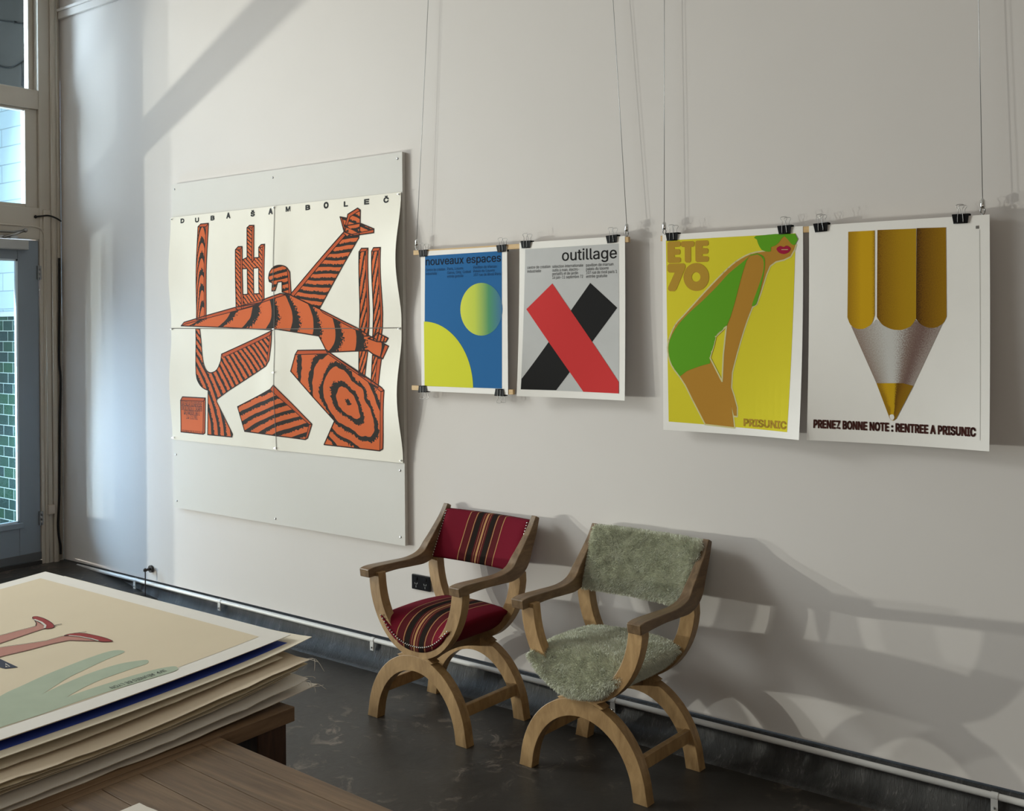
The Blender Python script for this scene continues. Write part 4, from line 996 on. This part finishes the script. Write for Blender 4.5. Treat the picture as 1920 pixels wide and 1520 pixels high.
# ================================================================== TABLES AND PAPER
TZ = 0.74
ta = tag(empty('work_table', (3.86, -2.75, 0)), 'heavy brown timber table under the stack of big posters', 'table')
AX0, AX1, AY0, AY1 = 3.10, 4.576, -3.62, -1.984
def skewed(bm, k=-0.047):
    for v in bm.verts: v.co.y += k * v.co.x
    return bm
def R_(x, y): return x - 3.86, y + 2.75
xs = [AX0 + (AX1 - AX0) * k / 12 for k in range(13)]
for a, b in zip(xs, xs[1:]):
    x0, y0 = R_(a + 0.0008, AY0); x1, y1 = R_(b - 0.0008, AY1); obj('top_board', B((x0, y0, TZ - 0.036), (x1, y1, TZ)), TABLEW2, ta, bevel=0.0012)
x0, y0 = R_(AX0 + 0.03, AY0 + 0.03); x1, y1 = R_(AX1 - 0.03, AY1 - 0.03)
for q in (((x0 + 0.03, y0, TZ - 0.12), (x1, y0 + 0.025, TZ - 0.037)), ((x0 + 0.03, y1 - 0.16, TZ - 0.12), (x1, y1 - 0.135, TZ - 0.037)), ((x0, y0, TZ - 0.12), (x0 + 0.025, y1, TZ - 0.037))): obj('apron', B(*q), LEGW, ta)
for lx in (AX0 + 0.02, AX1 - 0.10):
    for ly in (AY0 + 0.02, AY1 - 0.105):
        x0, y0 = R_(lx, ly); obj('leg', B((x0, y0, 0), (x0 + 0.085, y0 + 0.09, TZ - 0.036)), LEGW, ta, bevel=0.003)
tb = tag(empty('work_table', (4.578, -2.216, 0), 0.0), 'brown plank-topped table in the foreground, butted against the poster table', 'table')
BL, BWD = 1.55, 1.10
ws = [0.052, 0.086, 0.086, 0.09, 0.086, 0.09, 0.086, 0.09, 0.09, 0.088, 0.088, 0.09]
y = 0.0
for w in ws:
    obj('top_board', skewed(B((0.0285, y - w + 0.0007, TZ - 0.036), (BL, y - 0.0007, TZ + 0.0006))), TABLEW, tb, bevel=0.0014); y -= w
obj('end_board', B((0.0, y, TZ - 0.036), (0.0265, -0.052, TZ)), TABLEW2, tb, bevel=0.0012)
obj('end_board', B((0.0, -0.050, TZ - 0.036), (0.0265, 0.0, TZ)), TABLEW2, tb, bevel=0.0012)
for q in (((0.06, -0.155, TZ - 0.12), (BL - 0.06, -0.13, TZ - 0.037)), ((0.06, y + 0.05, TZ - 0.12), (BL - 0.06, y + 0.075, TZ - 0.037))): obj('apron', B(*q), LEGW, tb)
for lx in (0.05, BL - 0.135):
    for ly in (-0.23, y + 0.05): obj('leg', B((lx, ly, 0), (lx + 0.085, ly + 0.09, TZ - 0.036)), LEGW, tb, bevel=0.003)

# stack of large posters, nearly all linen-backed, edges fanned and curled
SHEETC = [('cream_linen_paper', (0.84, 0.76, 0.62)), ('white_linen_paper', (0.84, 0.78, 0.70)), ('yellowed_linen_paper', (0.84, 0.73, 0.52)), ('buff_linen_paper', (0.78, 0.66, 0.51)), ('grey_white_paper', (0.84, 0.80, 0.74))]
SM = [plain(n, c, 0.85, spec=0.1, vary=0.05, scale=9, bump=0.03) for n, c in SHEETC]
EDGEM = plain('paper_edge', (0.52, 0.45, 0.35), 0.9)
def stack_z(zm, ze, ripple, ph, curl):
    def f(x, y, xr_, ye):
        d = max(0.0, 1 - (ye - y) / 0.62)                 # 1 at the wall end of the sheet
        e = max(0.0, 1 - (xr_ - x) / 0.35)                # 1 at its right edge
        z = zm + (ze - zm) * d ** 1.7 + ripple * e * e * math.sin(7.5 * y + ph) + curl * (d * e) ** 3
        return z
    return f
class Flat:
    def __init__(s, name, xl, xr_, yn, ye, zf, mat, label, group=None, skew=0.0, nx=26, ny=40, rag=0.0, seed=1):
        s.xr, s.ye, s.zf = xr_, ye, zf
        rn = random.Random(seed); bm = bmesh.new(); Tp, Bt = [], []
        for j in range(ny + 1):
            a, b = [], []
            for i in range(nx + 1):
                x = xl + (xr_ - xl) * i / nx; y = yn + (ye - yn) * (j / ny) 
                if i == nx and rag: x += rag * (noise.noise((y * 14, seed, 0)) * 0.7 + noise.noise((y * 60, seed, 5)) * 0.5)
                if j == ny and rag: y += rag * noise.noise((x * 11, seed, 2))
                yy = y + skew * (x - xr_)
                z = zf(x, y, xr_, ye)
                a.append(bm.verts.new((x, yy, z))); b.append(bm.verts.new((x, yy, z - 0.0014)))
            Tp.append(a); Bt.append(b)
        for j in range(ny):
            for i in range(nx):
                bm.faces.new((Tp[j][i], Tp[j][i + 1], Tp[j + 1][i + 1], Tp[j + 1][i])).smooth = True; bm.faces.new((Bt[j][i], Bt[j + 1][i], Bt[j + 1][i + 1], Bt[j][i + 1])).smooth = True
        def q(a, b, c, d): bm.faces.new((a, b, c, d)).material_index = 1
        for i in range(nx): q(Tp[0][i], Tp[0][i + 1], Bt[0][i + 1], Bt[0][i]); q(Tp[ny][i], Tp[ny][i + 1], Bt[ny][i + 1], Bt[ny][i])
        for j in range(ny): q(Tp[j][0], Tp[j + 1][0], Bt[j + 1][0], Bt[j][0]); q(Tp[j][nx], Tp[j + 1][nx], Bt[j + 1][nx], Bt[j][nx])
        bmesh.ops.recalc_face_normals(bm, faces=bm.faces); crisp(bm)
        s.o = tag(obj(name, bm, [mat, EDGEM]), label, 'poster', group); s.skew = skew; s.pr = bmesh.new(); s.mats = []
    def poly(s, pts, mat, lift=1, cuts=28):
        tris = tessellate_polygon([[Vector((p[0], p[1], 0)) for p in pts]])
        s.add(pts, tris, mat, lift, cuts)
    def add(s, pts, tris, mat, lift, cuts=28):
        t = bmesh.new(); vs = [t.verts.new((p[0], p[1], 0)) for p in pts]
        for f in tris:
            try: t.faces.new([vs[i] for i in f])
            except ValueError: pass
        xs_, ys_ = [p[0] for p in pts], [p[1] for p in pts]
        for axis, lo, hi, st in ((0, min(xs_), max(xs_), 0.05), (1, min(ys_), max(ys_), 0.04)):
            c = lo + st * 0.5
            while c < hi:
                co = [0, 0, 0]; co[axis] = c; no = [0, 0, 0]; no[axis] = 1
                bmesh.ops.bisect_plane(t, geom=t.verts[:] + t.edges[:] + t.faces[:], plane_co=co, plane_no=no, dist=1e-6); c += st
        if mat not in s.mats: s.mats.append(mat)
        mi = s.mats.index(mat); t.verts.index_update()
        nv = [s.pr.verts.new((v.co.x, v.co.y, s.zf(v.co.x, v.co.y - s.skew * (v.co.x - s.xr), s.xr, s.ye) + 0.0005 * lift)) for v in t.verts]
        for f in t.faces:
            try: g = s.pr.faces.new([nv[v.index] for v in f.verts])
            except ValueError: continue
            g.material_index = mi; g.normal_update()
            if g.normal.z < 0: g.normal_flip()
        t.free()
    def line(s, pts, w, mat, lift=2):
        for a, b in zip(pts, pts[1:]):
            a, b = Vector(a), Vector(b); d = b - a
            if d.length < 1e-6: continue
            n = Vector((-d.y, d.x)).normalized() * w / 2
            s.add([tuple(a + n), tuple(a - n), tuple(b - n), tuple(b + n)], [(0, 1, 2, 3)], mat, lift)
    def done(s, name):
        o = obj(name, s.pr, s.mats, s.o); s.pr = bmesh.new(); s.mats = []; return o
G_ = 'large posters in the stack on the table'
rows_ = [  # zmid, zend, right edge, wall-side edge, material, ripple, label
    (0.7425, 0.760, 4.552, -1.888, 1, 0.000, 'bottom sheet of the poster stack, white with a frayed curled corner'),
    (0.7540, 0.788, 4.550, -1.915, 4, 0.002, 'broad pale grey white sheet second from the bottom of the poster stack'),
    (0.7640, 0.799, 4.515, -1.945, 3, 0.003, 'buff sheet with a ragged edge, third from the bottom of the poster stack'),
    (0.7730, 0.806, 4.525, -1.925, 0, 0.003, 'cream sheet fourth from the bottom of the poster stack'),
    (0.7860, 0.817, 4.538, -1.905, 2, 0.003, 'yellowed sheet in the middle of the poster stack, fifth from the bottom'),
    (0.7980, 0.829, 4.540, -1.900, 3, 0.003, 'pinkish buff sheet with a jutting corner, fifth from the top of the poster stack'),
    (0.8090, 0.838, 4.490, -1.945, 0, 0.003, 'torn-edged cream sheet just under the blue-printed one in the poster stack'),
    (0.8270, 0.855, 4.486, -1.845, 0, 0.002, 'cream sheet with a royal blue printed border, third from the top of the poster stack'),
    (0.8390, 0.8655, 4.430, -1.915, 4, 0.001, 'thin pale sheet hidden directly under the topmost poster of the stack'),
]
for k, (zm, ze, xr_, ye, mi, rp, lab) in enumerate(rows_):
    s = Flat('poster_sheet', xr_ - 1.22, xr_, ye - 1.62, ye, stack_z(zm, ze, rp, 0.9 * k, 0.012 if k == 7 else (0.004 if k == 0 else 0.0)), SM[mi], lab, G_, skew=(-0.01 + 0.004 * (k % 4)), rag=0.010 if k < 7 else 0.001, seed=k + 2)
    if k == 7:
        s.poly([(xr_ - 0.036, ye - 1.58), (xr_ - 0.034, ye - 0.055), (xr_ - 1.1, ye - 0.055), (xr_ - 1.1, ye - 1.58)], flat('royal_blue_ink', (0.048, 0.085, 0.40)), 1); s.done('printed_border')
    if k in (0, 1, 5):                     # loose threads at the frayed corner
        rn = random.Random(k); bm = bmesh.new()
        for q in range(3):
            x, y = xr_ - rn.uniform(0.0, 0.03), ye - rn.uniform(0, 0.03); z = s.zf(x, y, xr_, ye) - 0.001
            tube(bm, spline([(x, y, z), (x + 0.02, y + 0.015, z + rn.uniform(-.004, .006)), (x + rn.uniform(0.02, 0.05), y + rn.uniform(0.0, 0.03), z + rn.uniform(-0.03, 0.004))], 4), 0.0007, 4)
        tag(obj('frayed_threads', bm, SM[1], s.o), kind='stuff')
top = Flat('poster_sheet', 3.228, 4.446, -3.50, -1.884, stack_z(0.8470, 0.8740, 0.001, 0.2, 0.0), SM[4], 'topmost poster of the stack, buff with red shoes and grey green brushstrokes', G_, skew=0.008, rag=0.0)
def on_top(ox, oy, sc):
    def f(*pts):
        out = []
        for a, b in pts:
            p = on_z(ox + a / sc, oy + b / sc, 0.865)
            for _ in range(4): p = on_z(ox + a / sc, oy + b / sc, top.zf(p.x, p.y - top.skew * (p.x - top.xr), top.xr, top.ye))
            out.append((p.x, p.y))
        return out
    return f
T3 = on_top(0, 1030, 3.097); T5 = on_top(0, 1100, 5.429)
BUFF = plain('buff_print', (0.74, 0.63, 0.465), 0.8, spec=0.1, vary=0.04, scale=5); SAGE = plain('sage_wash', (0.44, 0.50, 0.385), 0.8, spec=0.1, vary=0.10, scale=14)
top.poly([(3.29, -1.945), (4.383, -1.938), (4.392, -3.44), (3.29, -3.44)], BUFF, 1)
top.poly(smooth2(T5((-260, 1190), (-150, 1090), (0, 1000), (150, 935), (400, 825), (700, 710), (900, 640), (1050, 595), (1150, 582), (1215, 595), (1180, 620), (1020, 680), (800, 780), (620, 865), (385, 1010)), 4, False) + smooth2(T5((560, 930), (850, 815), (1150, 725), (1380, 690), (1450, 690), (1440, 725), (1300, 770), (1000, 870), (800, 955), (620, 1050)), 4, False) + smooth2(T5((850, 975), (1200, 870), (1500, 790), (1690, 757), (1745, 765), (1735, 800), (1500, 870), (1100, 985), (700, 1110), (350, 1225), (0, 1330), (-180, 1380), (-260, 1300)), 4, False), SAGE, 2)
SKN = flat('drawn_skin', (0.50, 0.235, 0.185)); SHO = flat('drawn_red_shoe', (0.33, 0.045, 0.040)); OUT = flat('drawn_outline', (0.06, 0.03, 0.03)); WHT = flat('drawn_white', (0.70, 0.66, 0.58))
l1 = T5((-420, 500), (0, 405), (130, 372), (260, 342), (315, 326), (322, 300), (300, 262), (400, 320), (410, 352), (300, 385), (130, 440), (0, 482), (-420, 610))
l2 = T5((-420, 590), (0, 532), (200, 508), (420, 478), (560, 440), (620, 428), (760, 440), (950, 490), (820, 487), (650, 478), (480, 510), (240, 570), (0, 622), (-420, 730))
s1 = smooth2(T5((283, 250), (290, 232), (330, 230), (400, 252), (470, 292), (500, 325), (495, 345), (440, 356), (412, 352), (418, 322), (370, 285), (310, 262)), 3)
s2 = smooth2(T5((600, 432), (660, 412), (780, 406), (900, 428), (1020, 460), (1090, 490), (1080, 498), (965, 496), (880, 462), (760, 440), (660, 432)), 3)
for l in (l1, l2): top.poly(l, SKN, 3); top.line(l + [l[0]], 0.0022, OUT, 5)
for q in (s1, s2): top.poly(q, SHO, 4); top.line(q + [q[0]], 0.0016, OUT, 5)
top.line(T5((500, 330), (530, 318), (580, 312)), 0.004, OUT, 5); top.line(T5((700, 408), (770, 402), (830, 394)), 0.003, OUT, 5)
top.line(T5((300, 262), (370, 290), (412, 325), (405, 352)), 0.006, WHT, 6); top.line(T5((650, 432), (760, 443), (880, 468), (950, 490)), 0.004, WHT, 6)
DKB = flat('drawn_dark_blue', (0.045, 0.05, 0.075))
top.poly(T5((-60, 650), (0, 680), (128, 742), (0, 755), (-60, 740)), DKB, 3); top.poly(T5((0, 700), (50, 735), (0, 742)), WHT, 4); top.line(T5((0, 720), (30, 736)), 0.004, DKB, 5)
top.done('printed_artwork')
# imprint, reading from the far side
v_, f_ = text_mesh('IMP. RÉUNIES DE LYON'); mxv = max(p[0] for p in v_)
a_, b_ = Vector(T5((1610, 790))[0]), Vector(T5((1050, 962))[0])
dv = (b_ - a_); ln = dv.length; dv.normalize(); up = Vector((-dv.y, dv.x))
top.add([tuple(a_ + dv * (p[0] * ln / mxv) + up * (p[1] * 0.017 / CAP)) for p in v_], f_, INK, 4)
top.done('printed_imprint')
# loose sheet at the very bottom of the picture
zl = TZ + 0.006
s = Flat('loose_sheet', 4.735, 5.40, -3.12, -2.512, lambda x, y, a, b: zl + 0.004 * math.sin(6 * x), SM[1], 'torn cream sheet lying on the plank table at the front edge', None, skew=0.02, rag=0.014, seed=31)
s.poly([(4.755, -2.60), (4.80, -2.585), (4.86, -2.63), (4.82, -2.70), (4.76, -2.66)], SAGE, 1); s.done('printed_mark')
